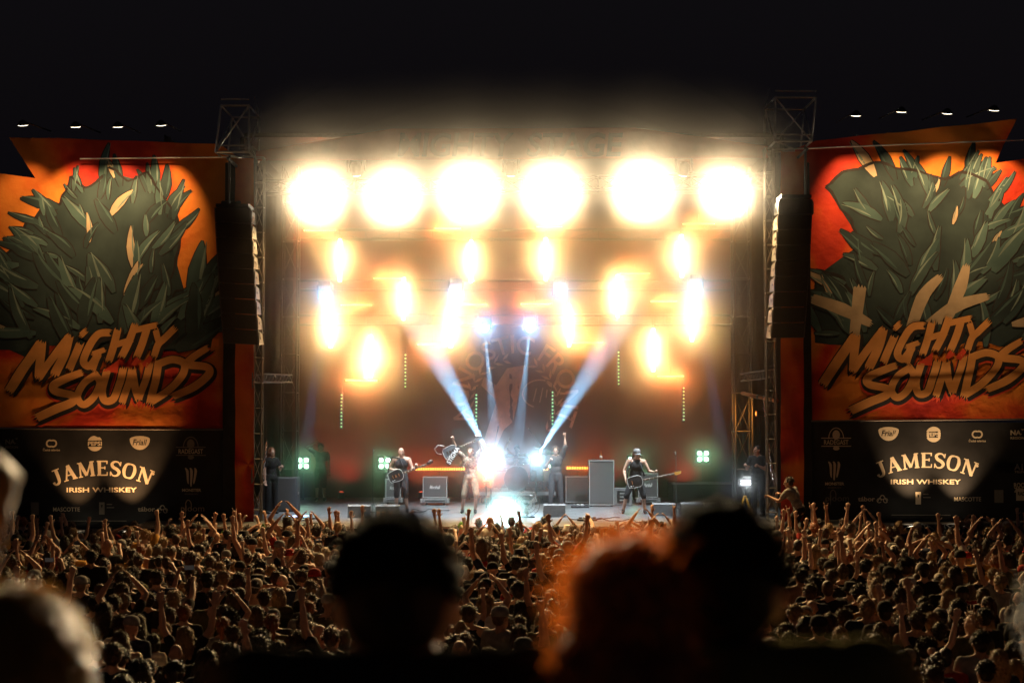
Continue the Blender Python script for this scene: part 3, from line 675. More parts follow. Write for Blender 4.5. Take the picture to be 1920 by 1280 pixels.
for i, (px, py) in enumerate(bh):
    p = at(px, py, 41.0); tg = Vector((p.x * .6, 33.0, -1.5)); t = moving_head('pale blue moving head high over the stage, %s of four' % ordinal(i, 4), p, CAMP - p)
    spot(t, p + (CAMP - p).normalized() * .2, CAMP, 24 * GLOW, 50, (.16, .5, 1), 1, .03)
    if i in (0, 3): q = at((566, 0, 0, 1365)[i], 905, 37.6); spot(t, p + (q - p).normalized() * .24, q, BEAM_D * .8, 6, (.32, .5, 1), .6, .02)
for i, (a, b, lab) in enumerate((((908, 612), (938, 915), 'left'), ((994, 612), (962, 915), 'right'))):
    p = at(*a, 42.0); q = at(*b, 37.6); t = moving_head('%s of two blue moving heads beaming down on the drums' % lab, p, (q - p).normalized() * .9 + Vector((0, -.75, 0)))
    spot(t, p + (q - p).normalized() * .22, q, BEAM_D * 2.2, 5.5, BLUE, .5, .02); spot(t, p + (CAMP - p).normalized() * .2, CAMP, 34 * GLOW, 40, (.16, .5, 1), 1, .03)
for i, (a, b, lab) in enumerate((((921, 858), (795, 625), 'left'), ((1005, 860), (1160, 610), 'right'))):
    p = at(*a, 41.6); q = at(*b, 34.5); t = moving_head('%s bright blue moving head beside the drums beaming up' % lab, p, q - p, True, size=.8)
    pipe('stand', (0, 0, -.34), (0, 0, DECK - p.z), .03, BLK, t)
    dq = (q - p).normalized(); spot(t, p + dq * .2, q, BEAM_U * 1.7, 6.4, BLUE, .7, .02); spot(t, p + (CAMP - p).normalized() * .22, CAMP, (75, 28)[i] * GLOW, 60, (.45, .75, 1), 1, .05)
# green four-cell blinders low on the deck
E_G4 = emat('green_cell', (.62, 1, .74), 6)
g4 = sorted([(568, 868), (721, 868), (880, 868), (1037, 866), (1189, 866), (1318, 855)])
for i, (px, py) in enumerate(g4):
    Y = 44.0; p = at(px, py, Y); t = thing('blinder_light', 'square four-cell green blinder at deck level, %s of six' % ordinal(i, 6), 'stage light', p, group='green four-cell blinders')
    MB().box((0, .07, 0), (.46, .12, .46), bev=.02).build('housing', HOUSE, t)
    for a in (-1, 1):
        for b in (-1, 1): lens_disc((a * .105, .0, b * .095), (0, -1, 0), .07, 14).build('cell', E_G4, t)
    MB().tube([(-.28, .1, 0), (-.28, .1, -.3), (.28, .1, -.3), (.28, .1, 0)], .015, 6).build('yoke', BLK, t); pipe('stand', (0, .1, -.3), (0, .1, DECK - p.z), .02, BLK, t)
    spot(t, p + Vector((0, -.08, 0)), CAMP, 5 * GLOW, 60, (.35, 1, .5), 1, .08)
# orange floor strips behind the band, hot orange lamp, cyan lamp at the stage lip
E_O = emat('orange_led', (1, .22, .03), 6)
for i, (x0, x1, y) in enumerate(((779, 872, 879), (895, 925, 880), (1006, 1028, 879), (1062, 1104, 877))):
    Y = 43.6; a = at(x0, y, Y); b = at(x1, y, Y); p = (a + b) / 2; L = (b - a).length
    t = thing('led_strip', ('long orange light strip behind the lifted guitar', 'short orange light strip left of the bass drum', 'short orange light strip right of the drum kit', 'orange light strip above the grey amplifier cabinet')[i], 'stage light', p, group='orange floor strips')
    MB().box((0, .05, 0), (L + .06, .08, .12), bev=.012).build('housing', HOUSE, t); leds = MB(); n = max(5, int(L / .07))
    for k in range(n): leds.box((-L / 2 + L * (k + .5) / n, 0, 0), (L / n * .72, .02, .07))
    tag(leds.build('led_row', E_O, t), kind='stuff'); pipe('stand', (0, .06, -.06), (0, .06, DECK - p.z), .015, BLK, t)
    area(t, p + Vector((0, -.04, 0)), CAMP, (3, 2, 1.2, 2)[i], L, .06, 120, (1, .17, .03))
p = at(912, 889, 40.2); t = moving_head('small hot orange lamp glowing behind the lifting guitarist', p, CAMP - p, True, emat('orange_lens', (1, .3, .12), 20), .55)
pipe('stand', (0, 0, -.24), (0, 0, DECK - p.z), .02, BLK, t); spot(t, p + (CAMP - p).normalized() * .2, CAMP, 55 * GLOW, 60, (1, .22, .06), 1, .05)
p = at(948, 962, 36.3); t = thing('floor_light', 'bright cyan white lamp blazing at the lip of the stage', 'stage light', p)
MB().box((0, .08, 0), (.62, .14, .24), bev=.02).build('housing', HOUSE, t); MB().box((0, 0, 0), (.54, .015, .12)).build('lens', emat('cyan_lens', (.7, 1, 1), 40), t)
MB().tube([(-.34, .1, 0), (-.34, .1, -.16), (.34, .1, -.16), (.34, .1, 0)], .014, 6).build('yoke', BLK, t); spot(t, p + Vector((0, -.06, .02)), CAMP, 1100 * GLOW, 26, (.42, .95, 1), 1, .1)
p = at(945, 946, 36.6); t = thing('light_bar', 'thin white light bar lying on deck before the drum riser', 'stage light', p)
MB().box((0, .05, -.02), (.5, .1, .08), bev=.015).build('housing', HOUSE, t); MB().box((0, -.005, 0), (.44, .012, .03)).build('lens', emat('white_bar', (.8, 1, 1), 6), t); MB().box((0, .05, (DECK - p.z) / 2 - .03), (.3, .08, (p.z - DECK) - .06)).build('foot', BLK, t)
# cool wash fixtures on the front truss that light the deck and the band
for i, (px, tx) in enumerate(((668, -3.2), (958, 0), (1282, 3.3))):
    p = at(px, 318, 35.95); q = Vector((tx, 38.4, DECK + .3)); t = moving_head('%s cool white wash light hung over the stage mouth' % ('left', 'middle', 'right')[i], p, q - p, lens=emat('wash_lens', (.85, .95, 1), 2))
    spot(t, p + (q - p).normalized() * .22, q, WASH, 54, (.82, .93, 1), .9, .1)
# banner lamps
E_F = emat('flood_lens', (1, .84, .6), 7)
def flood(label, px, py, Yl, tpx, tpy, power, group, col=(1, .60, .26), ang=64, lens=E_F, arm=True):
    p = at(px, py, Yl); q = at(tpx, tpy, BY); d = (q - p).normalized()
    t = thing('flood_light', label, 'flood light', p, group=group); M = aimM(d, 'Y')
    MB().lathe([(.02, .12), (.06, .1), (.125, .02), (.13, 0)], (0, 0, .02), aimM((0, .35, -1) if arm else (0, .35, 1)), 20).build('shade', HOUSE, t)
    lens_disc(Vector((0, 0, .02)) + Vector((0, .35, -1 if arm else 1)).normalized() * .006, (0, .35, -1) if arm else (0, .35, 1), .12, 20, .12).build('lens', lens, t)
    if arm: pipe('arm', (0, 0, .11), (0, 36.0 - Yl, .28), .018, BLK, t)
    else: pipe('arm', (0, 0, -.15), (0, .25, -.3), .018, BLK, t)
    spot(t, p + d * .1, q, power, ang, col, .9, .06)
for i, (px, py) in enumerate(((43, 236), (142, 239), (221, 239), (302, 236))):
    flood('small flood lamp over the left festival banner, %s of four' % ordinal(i, 4), px, py, 33.95, px, 395, FLOOD * (.35, 1.0, 1.1, .9)[i], 'lamps over the left banner')
for i, (px, py) in enumerate(((1605, 218), (1690, 211), (1776, 214), (1864, 208))):
    flood('small flood lamp over the right festival banner, %s of four' % ordinal(i, 4), px, py, 33.95, px, 385, FLOOD * (1.1, 1.0, 1.1, 1.35)[i], 'lamps over the right banner')
for i, px in enumerate((140, 240, 325)):
    flood('small lamp below the left sponsor banner shining up, %s of three' % ordinal(i, 3), px, 1000, 34.75, px + 2, 815, UPL * (.6, 1.2, .6)[i], 'lamps below the left sponsor banner', (1, .55, .24), 64, arm=False)
for i, px in enumerate((1640, 1712, 1800)):
    flood('small lamp below the right sponsor banner shining up, %s of three' % ordinal(i, 3), px, 990, 34.75, px + 2, 800, UPL * (.7, 1.15, 1.0)[i], 'lamps below the right sponsor banner', (1, .66, .36), 64, arm=False)

for i, px in enumerate((640, 790, 965, 1140, 1290)):  # lamps added to redden the backdrop, hidden behind the gear
    p = V((at(px, 930, 44.5).x, 44.5, DECK + .12)); t = thing('fill_lamp', 'added red fill lamp on the deck before the backdrop, %s of five' % ordinal(i, 5), 'stage light', p, group='added red backdrop fill lamps')
    MB().lathe([(.09, -.1), (.1, 0), (.1, .08)], (0, 0, 0), aimM((0, -.25, -1)), 16).build('can', HOUSE, t); lens_disc((0, .02, .085), (0, .25, 1), .08).build('lens', emat('red_lens', (1, .1, .04), 4), t); MB().box((0, 0, -.11), (.2, .12, .02)).build('foot', BLK, t)
    spot(t, p + V((0, .03, .12)), V((p.x, 45.5, 5.0)), RED_FILL, 130, (1, .33, .19), 1, .05)

flood('small lamp at the foot of the left fabric strip shining up', 459, 1000, 34.75, 459, 800, 90, 'lamps below the fabric strips', (1, .6, .25), 40, arm=False)
flood('small lamp at the foot of the right fabric strip shining up', 1486, 992, 34.75, 1486, 800, 90, 'lamps below the fabric strips', (1, .6, .25), 40, arm=False)
# ------------------------------------------------------------------ amplifiers, drums and other gear on the deck
TOLEX = mat('amp_tolex', (.035, .034, .034), .6, 0, .25, 25, .3, 150); GRCL = mat('grille_cloth', (.075, .072, .072), .85, 0, .2, 60, .4, 220)
PIP = mat('grey_piping', (.45, .45, .44), .4, .3, .1, 10); CASE = mat('flight_case', (.22, .22, .22), .45, .2, .2, 8); WHITE = mat('white_print', (.8, .8, .78), .5)
def px_box(x0, x1, y0, y1, Y):
    a = at(x0, y1, Y); b = at(x1, y0, Y); return a.x, b.x, a.z, b.z
def flat_text(s, h, wd, m, parent, loc, name='lettering', bold=.01, shear=0, rot=None):
    P = letters(s, 0, 0, h, wd, bold, shear); v = []; f = []
    for poly in P: f.append(tuple(range(len(v), len(v) + len(poly)))); v += [(x, 0, -y) for x, y in poly]
    me = bpy.data.meshes.new(name); me.from_pydata(v, [], f); me.update(); o = link(name, me, parent, m); o.location = loc
    if rot: o.rotation_euler = rot
    return o
def cabinet(label, x0, x1, y0, y1, Y, depth=.36, logo=None, road=False, frame=True, group='amplifier cabinets', head=False):
    X0, X1, Z0, Z1 = px_box(x0, x1, y0, y1, Y); W_ = X1 - X0; Z0 = DECK; H = Z1 - Z0; t = thing('amplifier_cabinet', label, 'amplifier', ((X0 + X1) / 2, Y, DECK), 0, group)
    base = 0
    if road:
        base = .2
        MB().box((0, depth / 2, .13), (W_ + .1, depth + .1, .11), bev=.01).build('road_case_base', CASE, t); MB().box((0, -.055, .13), (W_ * .8, .012, .03)).build('base_slot', BLK, t)
        for sx in (-1, 1): MB().box((sx * (W_ / 2 + .03), -.05, .13), (.06, .02, .125), bev=.008).build('case_corner', ALU, t)
        for sx in (-1, 1):
            for sy in (0, 1): MB().lathe([(.04, -.015), (.042, 0), (.04, .015)], (sx * W_ * .36, .04 + sy * (depth - .08), .04), aimM((1, 0, 0)), 12).build('caster', RUBBER, t)
    else:
        base = .03
        for sx in (-1, 1): MB().box((sx * W_ * .4, depth / 2, .015), (.06, depth * .8, .03)).build('foot', RUBBER, t)
    c = (base + H) / 2; hh = H - base
    MB().box((0, depth / 2 + .02, c), (W_, depth, hh), bev=.012).build('box', TOLEX, t)
    MB().box((0, .012, c), (W_ * .88, .02, hh * .9)).build('grille', GRCL, t)
    e = .022
    for n_, cc, dd in (('piping', (0, 0, c + hh / 2 - e), (W_ - .004, .014, e)), ('piping', (0, 0, c - hh / 2 + e), (W_ - .004, .014, e)), ('piping', (-W_ / 2 + e, 0, c), (e, .014, hh - 3.2 * e)), ('piping', (W_ / 2 - e, 0, c), (e, .014, hh - 3.2 * e))):
        if frame: MB().box((cc[0], .002, cc[2]), dd, bev=.003).build(n_, PIP, t)
    if logo: flat_text(logo, .11, W_ * .42, WHITE, t, (0, -.008, c - .04), 'logo', .012, .3)
    for sx in (-1, 1): MB().box((sx * (W_ / 2 + .006), depth / 2, c + hh * .2), (.012, .14, .08)).build('handle', BLK, t)
    if head:
        hd = thing('guitar_amplifier', 'amplifier head on ' + label, 'amplifier', ((X0 + X1) / 2, Y, Z1 + .002), 0, 'amplifier heads')
        MB().box((0, .16, .11), (W_ * .9, .24, .2), bev=.012).build('box', TOLEX, hd); MB().box((0, .035, .075), (W_ * .82, .015, .06)).build('panel', PIP, hd)
        for k in range(8): MB().lathe([(.012, 0), (.01, -.015), (.0001, -.016)], (-W_ * .33 + k * W_ * .09, .028, .075), aimM((0, -1, 0)), 8).build('knob', BLK, hd)
    return t
cabinet('speaker cabinet on a road case behind the bald guitarist', 722, 752, 897, 946, 41.6, logo='Marshall', road=True, head=True)
cabinet('square speaker cabinet on wheels beside the bald guitarist', 792, 839, 893, 950, 41.4, logo='Marshall', road=True)
cabinet('pale grey square cabinet partly behind the tall cabinet', 1060, 1118, 892, 940, 42.0)
cabinet('tall dark bass cabinet with metal edging right of the vocalist', 1104, 1152, 862, 947, 40.8, depth=.45)
cabinet('speaker cabinet on a road case behind the bass player', 1196, 1234, 886, 946, 41.6, logo='Marshall', road=True)
X0, X1, Z0, Z1 = px_box(1155, 1182, 915, 937, 41.4)
t = thing('rack_case', 'low equipment rack left of the bass player', 'rack', ((X0 + X1) / 2, 41.4, DECK)); H = Z1 - DECK
MB().box((0, .25, H / 2), (X1 - X0 + .1, .5, H), bev=.01).build('case', CASE, t); MB().box((0, -.006, H / 2), (X1 - X0 - .06, .012, H * .7)).build('panel', BLK, t)
for k in range(3): MB().box((0, -.016, H * (.3 + .2 * k)), (.2, .01, .03)).build('unit', PIP, t)
def bottle(label, p, m):
    t = thing('bottle', label, 'bottle', p); MB().lathe([(.035, 0), (.037, .02), (.037, .13), (.014, .19), (.013, .22)], (0, 0, 0), None, 14).build('glass', m, t); MB().lathe([(.015, .22), (.015, .245), (.0001, .246)], (0, 0, 0), None, 12).build('cap', mat('red_cap_plastic', (.5, .04, .02), .4), t); MB().lathe([(.0378, .05), (.0378, .11)], (0, 0, 0), None, 14).build('paper_label', WHITE, t)
tz = at(0, 862, 40.8).z
bottle('small bottle standing on the tall dark bass cabinet', (at(1127, 862, 41.0).x, 41.0, tz + .004), mat('brown_glass', (.35, .12, .03), .1))
def wedge(label, x0, x1, y1, Y):
    a = at(x0, y1, Y); b = at(x1, y1, Y); W_ = b.x - a.x; t = thing('monitor_wedge', label, 'monitor speaker', ((a.x + b.x) / 2, Y, DECK), 0, 'stage monitor wedges')
    v = [(-W_ / 2, -.0, 0), (-W_ / 2, .42, 0), (-W_ / 2, .42, .1), (-W_ / 2, .1, .34), (-W_ / 2, -.0, .3)]; v += [(W_ / 2, y, z) for _, y, z in v]
    MB().add(v, [(4, 3, 2, 1, 0), (5, 6, 7, 8, 9), (0, 1, 6, 5), (1, 2, 7, 6), (2, 3, 8, 7), (3, 4, 9, 8), (4, 0, 5, 9)]).build('box', mat('wedge_paint', (.16, .165, .17), .5, 0, .15, 12, .2, 60), t)
    g = [(-W_ / 2 + .04, .395, .125), (W_ / 2 - .04, .395, .125), (W_ / 2 - .04, .125, .33), (-W_ / 2 + .04, .125, .33)]; MB().add([(x, y + .008, z + .01) for x, y, z in g], [(0, 1, 2, 3)]).build('grille', GRL, t)
    for sx in (-1, 1): MB().box((sx * (W_ / 2 + .003), .2, .14), (.01, .12, .04)).build('handle', BLK, t)
wedge('grey monitor wedge left of the pair before the bald guitarist', 652, 694, 972, 36.3); wedge('grey monitor wedge right of the pair before the bald guitarist', 704, 748, 972, 36.3)
wedge('grey monitor wedge in front of the vocalist', 1019, 1060, 968, 36.6); wedge('grey monitor wedge right of the bass player', 1223, 1266, 962, 37.0); wedge('rightmost grey monitor wedge on the deck', 1277, 1319, 960, 37.2)
def mic_stand(label, p, h, boom=None, base='tripod'):
    t = thing('microphone_stand', label, 'microphone stand', p, 0, 'microphone stands'); pipe('pole', (0, 0, .03), (0, 0, h), .011, STEEL, t, 8)
    for k in range(3):
        a = k * 2.094 + .4; pipe('leg', (0, 0, .12), (.26 * math.cos(a), .26 * math.sin(a), .012), .009, BLK, t)
    top = V((0, 0, h))
    if boom: e = top + V(boom); pipe('boom', top - V(boom) * .3, e, .009, STEEL, t); top = e
    d = V((0, .55, .5)).normalized() if not boom else V(boom).normalized()
    MB().tube([top, top - d * -.14], [.012, .018], 10).build('microphone_body', BLK, t); MB().lathe([(.0001, -.028), (.02, -.02), (.027, 0), (.02, .02), (.0001, .028)], top + d * .16, None, 12).build('microphone_head', CHROME, t)
mic_stand('microphone stand left of the bald guitarist', (at(699, 968, 36.9).x, 36.9, DECK), 1.62); mic_stand('microphone stand right of the bass player', (at(1268, 950, 38.6).x, 38.6, DECK), 1.5)
mic_stand('boom microphone stand rising over the right of the drums', (at(1024, 930, 42.6).x, 42.6, DECK + .34), 1.1, (-.42, 0, .62)); mic_stand('boom microphone stand rising over the left of the drums', (at(925, 930, 43.4).x, 43.4, DECK + .34), 1.2, (.12, 0, .55))
# drum riser and kit
RX0, RX1 = at(897, 930, 42.3).x, at(1042, 930, 42.3).x; RC = (RX0 + RX1) / 2; RZ = .34
t = thing('drum_riser', 'low wide drum riser with pale front edge', 'riser', (RC, 43.4, DECK)); MB().box((0, 0, RZ - .05), (RX1 - RX0, 2.2, .1), bev=.01).build('top', DK, t); MB().box((0, -1.112, RZ - .05), (RX1 - RX0, .02, .1)).build('edge_trim', PIP, t)
for sx in (-1, 0, 1):
    for sy in (-1, 1): pipe('leg', (sx * (RX1 - RX0) * .46, sy * .95, 0), (sx * (RX1 - RX0) * .46, sy * .95, RZ - .1), .03, STEEL, t)
SHELL = mat('drum_shell', (.05, .05, .055), .25, 0, .2, 6); SKIND = mat('drum_head', (.55, .55, .52), .5, 0, .08, 5)
BC = at(968, 900, 42.7)
dk = thing('drum_kit', 'drum kit with big front hoop on the riser', 'drum kit', (BC.x, 42.7, DECK + RZ)); br = .36
def drum(name, c, r, d, ax, head=SKIND):
    M = aimM(ax); o = MB().lathe([(r, -d / 2), (r, d / 2)], c, M, 28).build(name, SHELL, dk)
    for e in (-1, 1):
        MB().lathe([(r * .98, e * d / 2), (.0001, e * (d / 2 + .004))], c, M, 28).build('head', head, o); q = [V(c) + M @ V((r * 1.03 * math.cos(a * math.pi / 14), r * 1.03 * math.sin(a * math.pi / 14), e * d / 2)) for a in range(29)]; MB().tube(q, .014, 6, False).build('hoop', CHROME, o)
    for k in range(8):
        a = k * math.pi / 4; MB().box(V(c) + M @ V((r * 1.03 * math.cos(a), r * 1.03 * math.sin(a), 0)), (.03, .05, .03)).build('lug', CHROME, o)
drum('bass_drum', (0, 0, br + .02), br, .42, (0, -1, 0), mat('bass_head', (.05, .05, .055), .4, 0, .2, 4))
drum('rack_tom', (-.22, .12, .93), .16, .22, (0, -.35, 1)); drum('rack_tom', (.2, .12, .95), .17, .23, (0, -.35, 1)); drum('floor_tom', (.62, .32, .48), .21, .4, (0, 0, 1)); drum('snare_drum', (-.42, .42, .62), .18, .15, (0, 0, 1))
BRASS = mat('cymbal_brass', (.65, .48, .2), .22, 1, .15, 8)
for k, (x, y, z, r) in enumerate(((-.75, .2, 1.22, .22), (.75, .2, 1.3, .23), (-.95, .55, 1.02, .17), (1.0, .5, 1.12, .24))):
    cy_ = MB().lathe([(r, 0), (r * .5, .025), (.04, .035), (.03, .055), (.0001, .06)], (x, y, z), aimM((.15 * (-1) ** k, .35, -1)), 24).build('cymbal', BRASS, dk); pipe('cymbal_stand', (x, y, z), (x * .95, y + .05, .25), .012, CHROME, dk)
    for q in range(3):
        a = q * 2.1; pipe('stand_leg', (x * .95, y + .05, .3), (x * .95 + .22 * math.cos(a), y + .05 + .22 * math.sin(a), .005), .009, CHROME, dk)
for sx in (-1, 1): pipe('spur', (sx * .33, -.1, .25), (sx * .5, -.22, .005), .012, CHROME, dk)
pipe('tom_post', (0, .05, .74), (0, .12, .95), .018, CHROME, dk)
# fan at the lip
t = thing('stage_fan', 'round metal cage fan beside the cyan lamp', 'fan', (at(988, 965, 36.4).x, 36.5, DECK)); fr = .33; fz = at(985, 952, 36.5).z - DECK
fz = max(fz, fr + .02)
for r in (.33, .24, .15, .06):
    MB().tube([(r * math.cos(a * math.pi / 12), 0, fz + r * math.sin(a * math.pi / 12)) for a in range(25)], .008, 5, False).build('cage_ring', CHROME, t)
for k in range(16):
    a = k * math.pi / 8; pipe('cage_spoke', (.05 * math.cos(a), -.0, fz + .05 * math.sin(a)), (.33 * math.cos(a), 0, fz + .33 * math.sin(a)), .004, CHROME, t)
for k in range(3):
    a = k * 2.094; MB().add([(.04 * math.cos(a), .06, fz + .04 * math.sin(a)), (.28 * math.cos(a + .2), .03, fz + .28 * math.sin(a + .2)), (.29 * math.cos(a + .7), .08, fz + .29 * math.sin(a + .7)), (.05 * math.cos(a + 1), .09, fz + .05 * math.sin(a + 1))], [(0, 1, 2, 3)]).build('blade', ALU, t)
MB().box((0, .09, .015), (.4, .25, .03)).build('foot', BLK, t); pipe('post', (0, .2, .03), (0, .2, fz), .02, BLK, t); MB().lathe([(.07, -.06), (.075, .06)], (0, .17, fz), aimM((0, -1, 0)), 14).build('motor', BLK, t)
# side fill at the left, cables, pedals, dark riser right
t = thing('side_fill', 'boxy black side-fill speaker at the left end of the deck', 'loudspeaker', (at(528, 965, 38.6).x, 38.6, DECK)); MB().box((.1, .3, .46), (.62, .6, .92), bev=.015).build('box', TOLEX, t); MB().box((.1, -.012, .46), (.54, .02, .84)).build('grille', GRL, t); MB().box((-.43, .3, .44), (.38, .6, .88), bev=.015).build('subwoofer_box', BLK, t)
MB().box((.42, .2, .5), (.015, .14, .06)).build('handle', ALU, t)
def cable(label, pts, r=.012):
    tag(MB().tube([(at(x, y, 1).x * 0 + (x - 960) / F * Y, Y, DECK + .014 + dz) for x, Y, dz in pts], r, 6).build('cable', RUBBER), label, 'cable', 'cables on the deck')
rc = random.Random(4)
for i, (x, Y, lab) in enumerate(((560, 35.2, 'thin cable curling on deck near the left end of stage'), (790, 38.9, 'tangled cable by the feet of the bald guitarist'), (1110, 35.6, 'looped cable on deck left of the bass player'), (1165, 36.3, 'cable trailing past the shoes of the bass player'), (610, 34.6, 'straight cable lying along the stage lip at the left'))):
    p = []; a = rc.uniform(0, 6)
    for k in range(26):
        a += rc.uniform(-.7, .7) + .12; x += math.cos(a) * 5; Y += math.sin(a) * .07; p.append((x, Y, .05 * max(0, math.sin(k * .5)) if i in (1, 2) else 0))
    cable(lab, p)
for i, (x, Y, lab) in enumerate(((1100, 35.4, 'small effects pedals board near the stage lip'), (1087, 40.3, 'coil of cable and stands beside the grey cabinet'))):
    t = thing('pedal_board' if i == 0 else 'effects_stand', lab, 'pedals' if i == 0 else 'stand', ((x - 960) / F * Y, Y, DECK)); MB().box((0, 0, .03), (.5, .25, .05), bev=.008).build('board', BLK, t)
    for k in range(4): MB().box((-.17 + k * .115, 0, .08), (.08, .13, .045), bev=.006).build('pedal', (CASE, ALU, PIP, STEEL)[k], t)
t = thing('dark_riser', 'low dark platform at the right rear of the deck', 'riser', (at(1325, 900, 43).x, 43, DECK)); MB().box((0, 0, .3), (2.2, 1.2, .56), bev=.01).build('body', BLK, t); MB().box((0, -.61, .57), (2.2, .03, .03)).build('edge', CASE, t)
# right wing: work light, yellow stand, chain, orange pipe
p = at(1400, 905, 37.2); t = thing('work_light', 'bright white work light box in the right wing', 'work light', (p.x, 37.2, p.z)); MB().box((0, .12, 0), (.36, .2, .2), bev=.02).build('housing', CASE, t)
MB().box((0, .01, -.02), (.32, .012, .05)).build('tube', emat('work_tube', (.85, .95, 1), 3), t); MB().box((0, .01, .05), (.32, .012, .03)).build('tube', MATS['work_tube'], t); pipe('stand', (0, .14, -.1), (0, .14, DECK - p.z), .02, BLK, t)
MB().box((.03, .12, .13), (.2, .14, .06), bev=.01).build('top_handle', PIP, t); spot(t, p + V((0, -.05, 0)), p + V((0, -1, -.6)), 25, 150, (.8, .92, 1), .6, .1)
YEL = mat('yellow_paint', (.75, .42, .03), .45); p = at(1397, 930, 36.4); q = at(0, 957, 36.4).z
t = thing('folding_stand', 'yellow folding A-shaped stand in the right wing', 'stand', (p.x, 36.4, DECK)); Hh = max(.5, p.z - DECK)
for sx in (-1, 1):
    for sy in (-1, 1): MB().tube([(sx * .02, sy * .02, Hh), (sx * .17, sy * .16, .0)], .018, 6).build('leg', YEL, t)
MB().box((0, 0, Hh), (.08, .1, .04), bev=.01).build('hinge', YEL, t); pipe('spreader', (-.1, -.1, Hh * .45), (.1, -.1, Hh * .45), .008, STEEL, t)
for lab, pts in (('long steel chain hanging in the right wing', [(1432, 745), (1438, 810), (1444, 860), (1450, 900)]), ('thin chain hanging beside the left wing tower', [(500, 830), (494, 880), (488, 930), (484, 955)])):
    P = [at(x, y, 36.2) for x, y in pts]; t = thing('chain', lab, 'chain', P[0]); n = 30
    for k in range(n):
        f = k / n * (len(P) - 1); i = int(f); c = P[i].lerp(P[i + 1], f - i) - P[0]; d = (P[i + 1] - P[i]).normalized(); L = .05 if k < 20 else .085
        u = V((1, 0, 0)) if k % 2 else V((0, 1, 0)); w_ = L * .42
        MB().tube([c + d * L * math.cos(a) + u * w_ * math.sin(a) for a in [q * math.pi / 4 for q in range(9)]], .009, 5, False).build('link', CHROME, t)
    pipe('rope', (0, 0, 0), (-.25, .3, 3.0), .008, STEEL, t)
ORG = mat('orange_steel', (.45, .14, .03), .5, .4); a = at(1392, 737, 38.6); b = at(1458, 752, 37.0); t = thing('scaffold_pipe', 'orange lit scaffold pipe sloping in the right wing', 'scaffold', a); pipe('tube', (0, 0, 0), b - a, .05, ORG, t, 10); pipe('coupler', (b - a) * .45, (b - a) * .5, .065, STEEL, t, 10)
p = at(1425, 775, 39.2); t = thing('flood_light', 'small orange wing lamp lighting the right wing tower', 'flood light', p); MB().box((0, 0, 0), (.2, .16, .16), bev=.02).build('housing', HOUSE, t); lens_disc((-.11, .0, 0), (-1, .3, 0), .06).build('lens', E_O, t); pipe('stand', (0, 0, -.08), (0, 0, DECK - p.z), .02, BLK, t); spot(t, p + V((-.2, 0, 0)), at(1396, 790, 40.3), 130, 120, (1, .36, .05), .8, .05)
# ------------------------------------------------------------------ people: solids grown together into one skin
V = Vector
class Soft:
    """a pile of tapered capsules and ellipsoids that a voxel remesh grows into one surface"""
    def __init__(s): s.v = []; s.f = []
    def _add(s, v, f):
        n = len(s.v); s.v += v; s.f += [tuple(i + n for i in q) for q in f]
    def cap(s, p0, r0, p1, r1, seg=10):
        p0 = V(p0); p1 = V(p1); d = p1 - p0
        if d.length < 1e-5: d = V((0, 0, 1e-4))
        d = d.normalized(); u = d.orthogonal().normalized(); w_ = d.cross(u); v = []; rows = 0
        for c, r, a0, a1 in ((p0, r0, -80, 0), (p1, r1, 0, 80)):
            for k in range(3):
                a = math.radians(a0 + (a1 - a0) * k / 2)
                for q in range(seg):
                    t = 2 * math.pi * q / seg; v.append(c + d * (r * math.sin(a)) + (u * math.cos(t) + w_ * math.sin(t)) * (r * math.cos(a)))
                rows += 1
        f = [(i * seg + q, i * seg + (q + 1) % seg, (i + 1) * seg + (q + 1) % seg, (i + 1) * seg + q) for i in range(rows - 1) for q in range(seg)]
        f += [tuple(range(seg))[::-1], tuple(range((rows - 1) * seg, rows * seg))]; s._add(v, f); return s
    def ell(s, c, r, M=None, seg=12, rows=8):
        c = V(c); v = []
        for i in range(rows + 1):
            a = math.radians(-88 + 176 * i / rows)
            for q in range(seg):
                t = 2 * math.pi * q / seg; p = V((r[0] * math.cos(a) * math.cos(t), r[1] * math.cos(a) * math.sin(t), r[2] * math.sin(a)))
                v.append((M @ p if M is not None else p) + c)
        f = [(i * seg + q, i * seg + (q + 1) % seg, (i + 1) * seg + (q + 1) % seg, (i + 1) * seg + q) for i in range(rows) for q in range(seg)]
        f += [tuple(range(seg))[::-1], tuple(range(rows * seg, (rows + 1) * seg))]; s._add(v, f); return s
    def chain(s, pts, rs, seg=10):
        for i in range(len(pts) - 1): s.cap(pts[i], rs[i], pts[i + 1], rs[i + 1], seg)
        return s
    def grow(s, name, voxel=.015, smooth=3, dec=None, noise=0, seed=0):
        me = bpy.data.meshes.new(name); me.from_pydata([tuple(p) for p in s.v], [], s.f); me.update()
        o = bpy.data.objects.new(name, me)
        m = o.modifiers.new('r', 'REMESH'); m.mode = 'VOXEL'; m.voxel_size = voxel; m.use_smooth_shade = True
        if smooth: m = o.modifiers.new('s', 'SMOOTH'); m.factor = .5; m.iterations = smooth
        if dec: m = o.modifiers.new('d', 'DECIMATE'); m.ratio = dec
        r = bake(o); bpy.data.meshes.remove(me); r.name = name
        if noise:
            n = len(r.vertices); co = np.empty(n * 3); r.vertices.foreach_get('co', co); co = co.reshape(-1, 3); nr = np.empty(n * 3); r.vertices.foreach_get('normal', nr); nr = nr.reshape(-1, 3)
            a = np.sin(co[:, 0] * 83 + seed) * np.sin(co[:, 2] * 61 + seed * 2) + .6 * np.sin(co[:, 1] * 131 + co[:, 2] * 47) * np.sin(co[:, 0] * 151)
            co += nr * (a * noise)[:, None]; r.vertices.foreach_set('co', co.ravel()); r.update()
        r.polygons.foreach_set('use_smooth', [True] * len(r.polygons)); return r
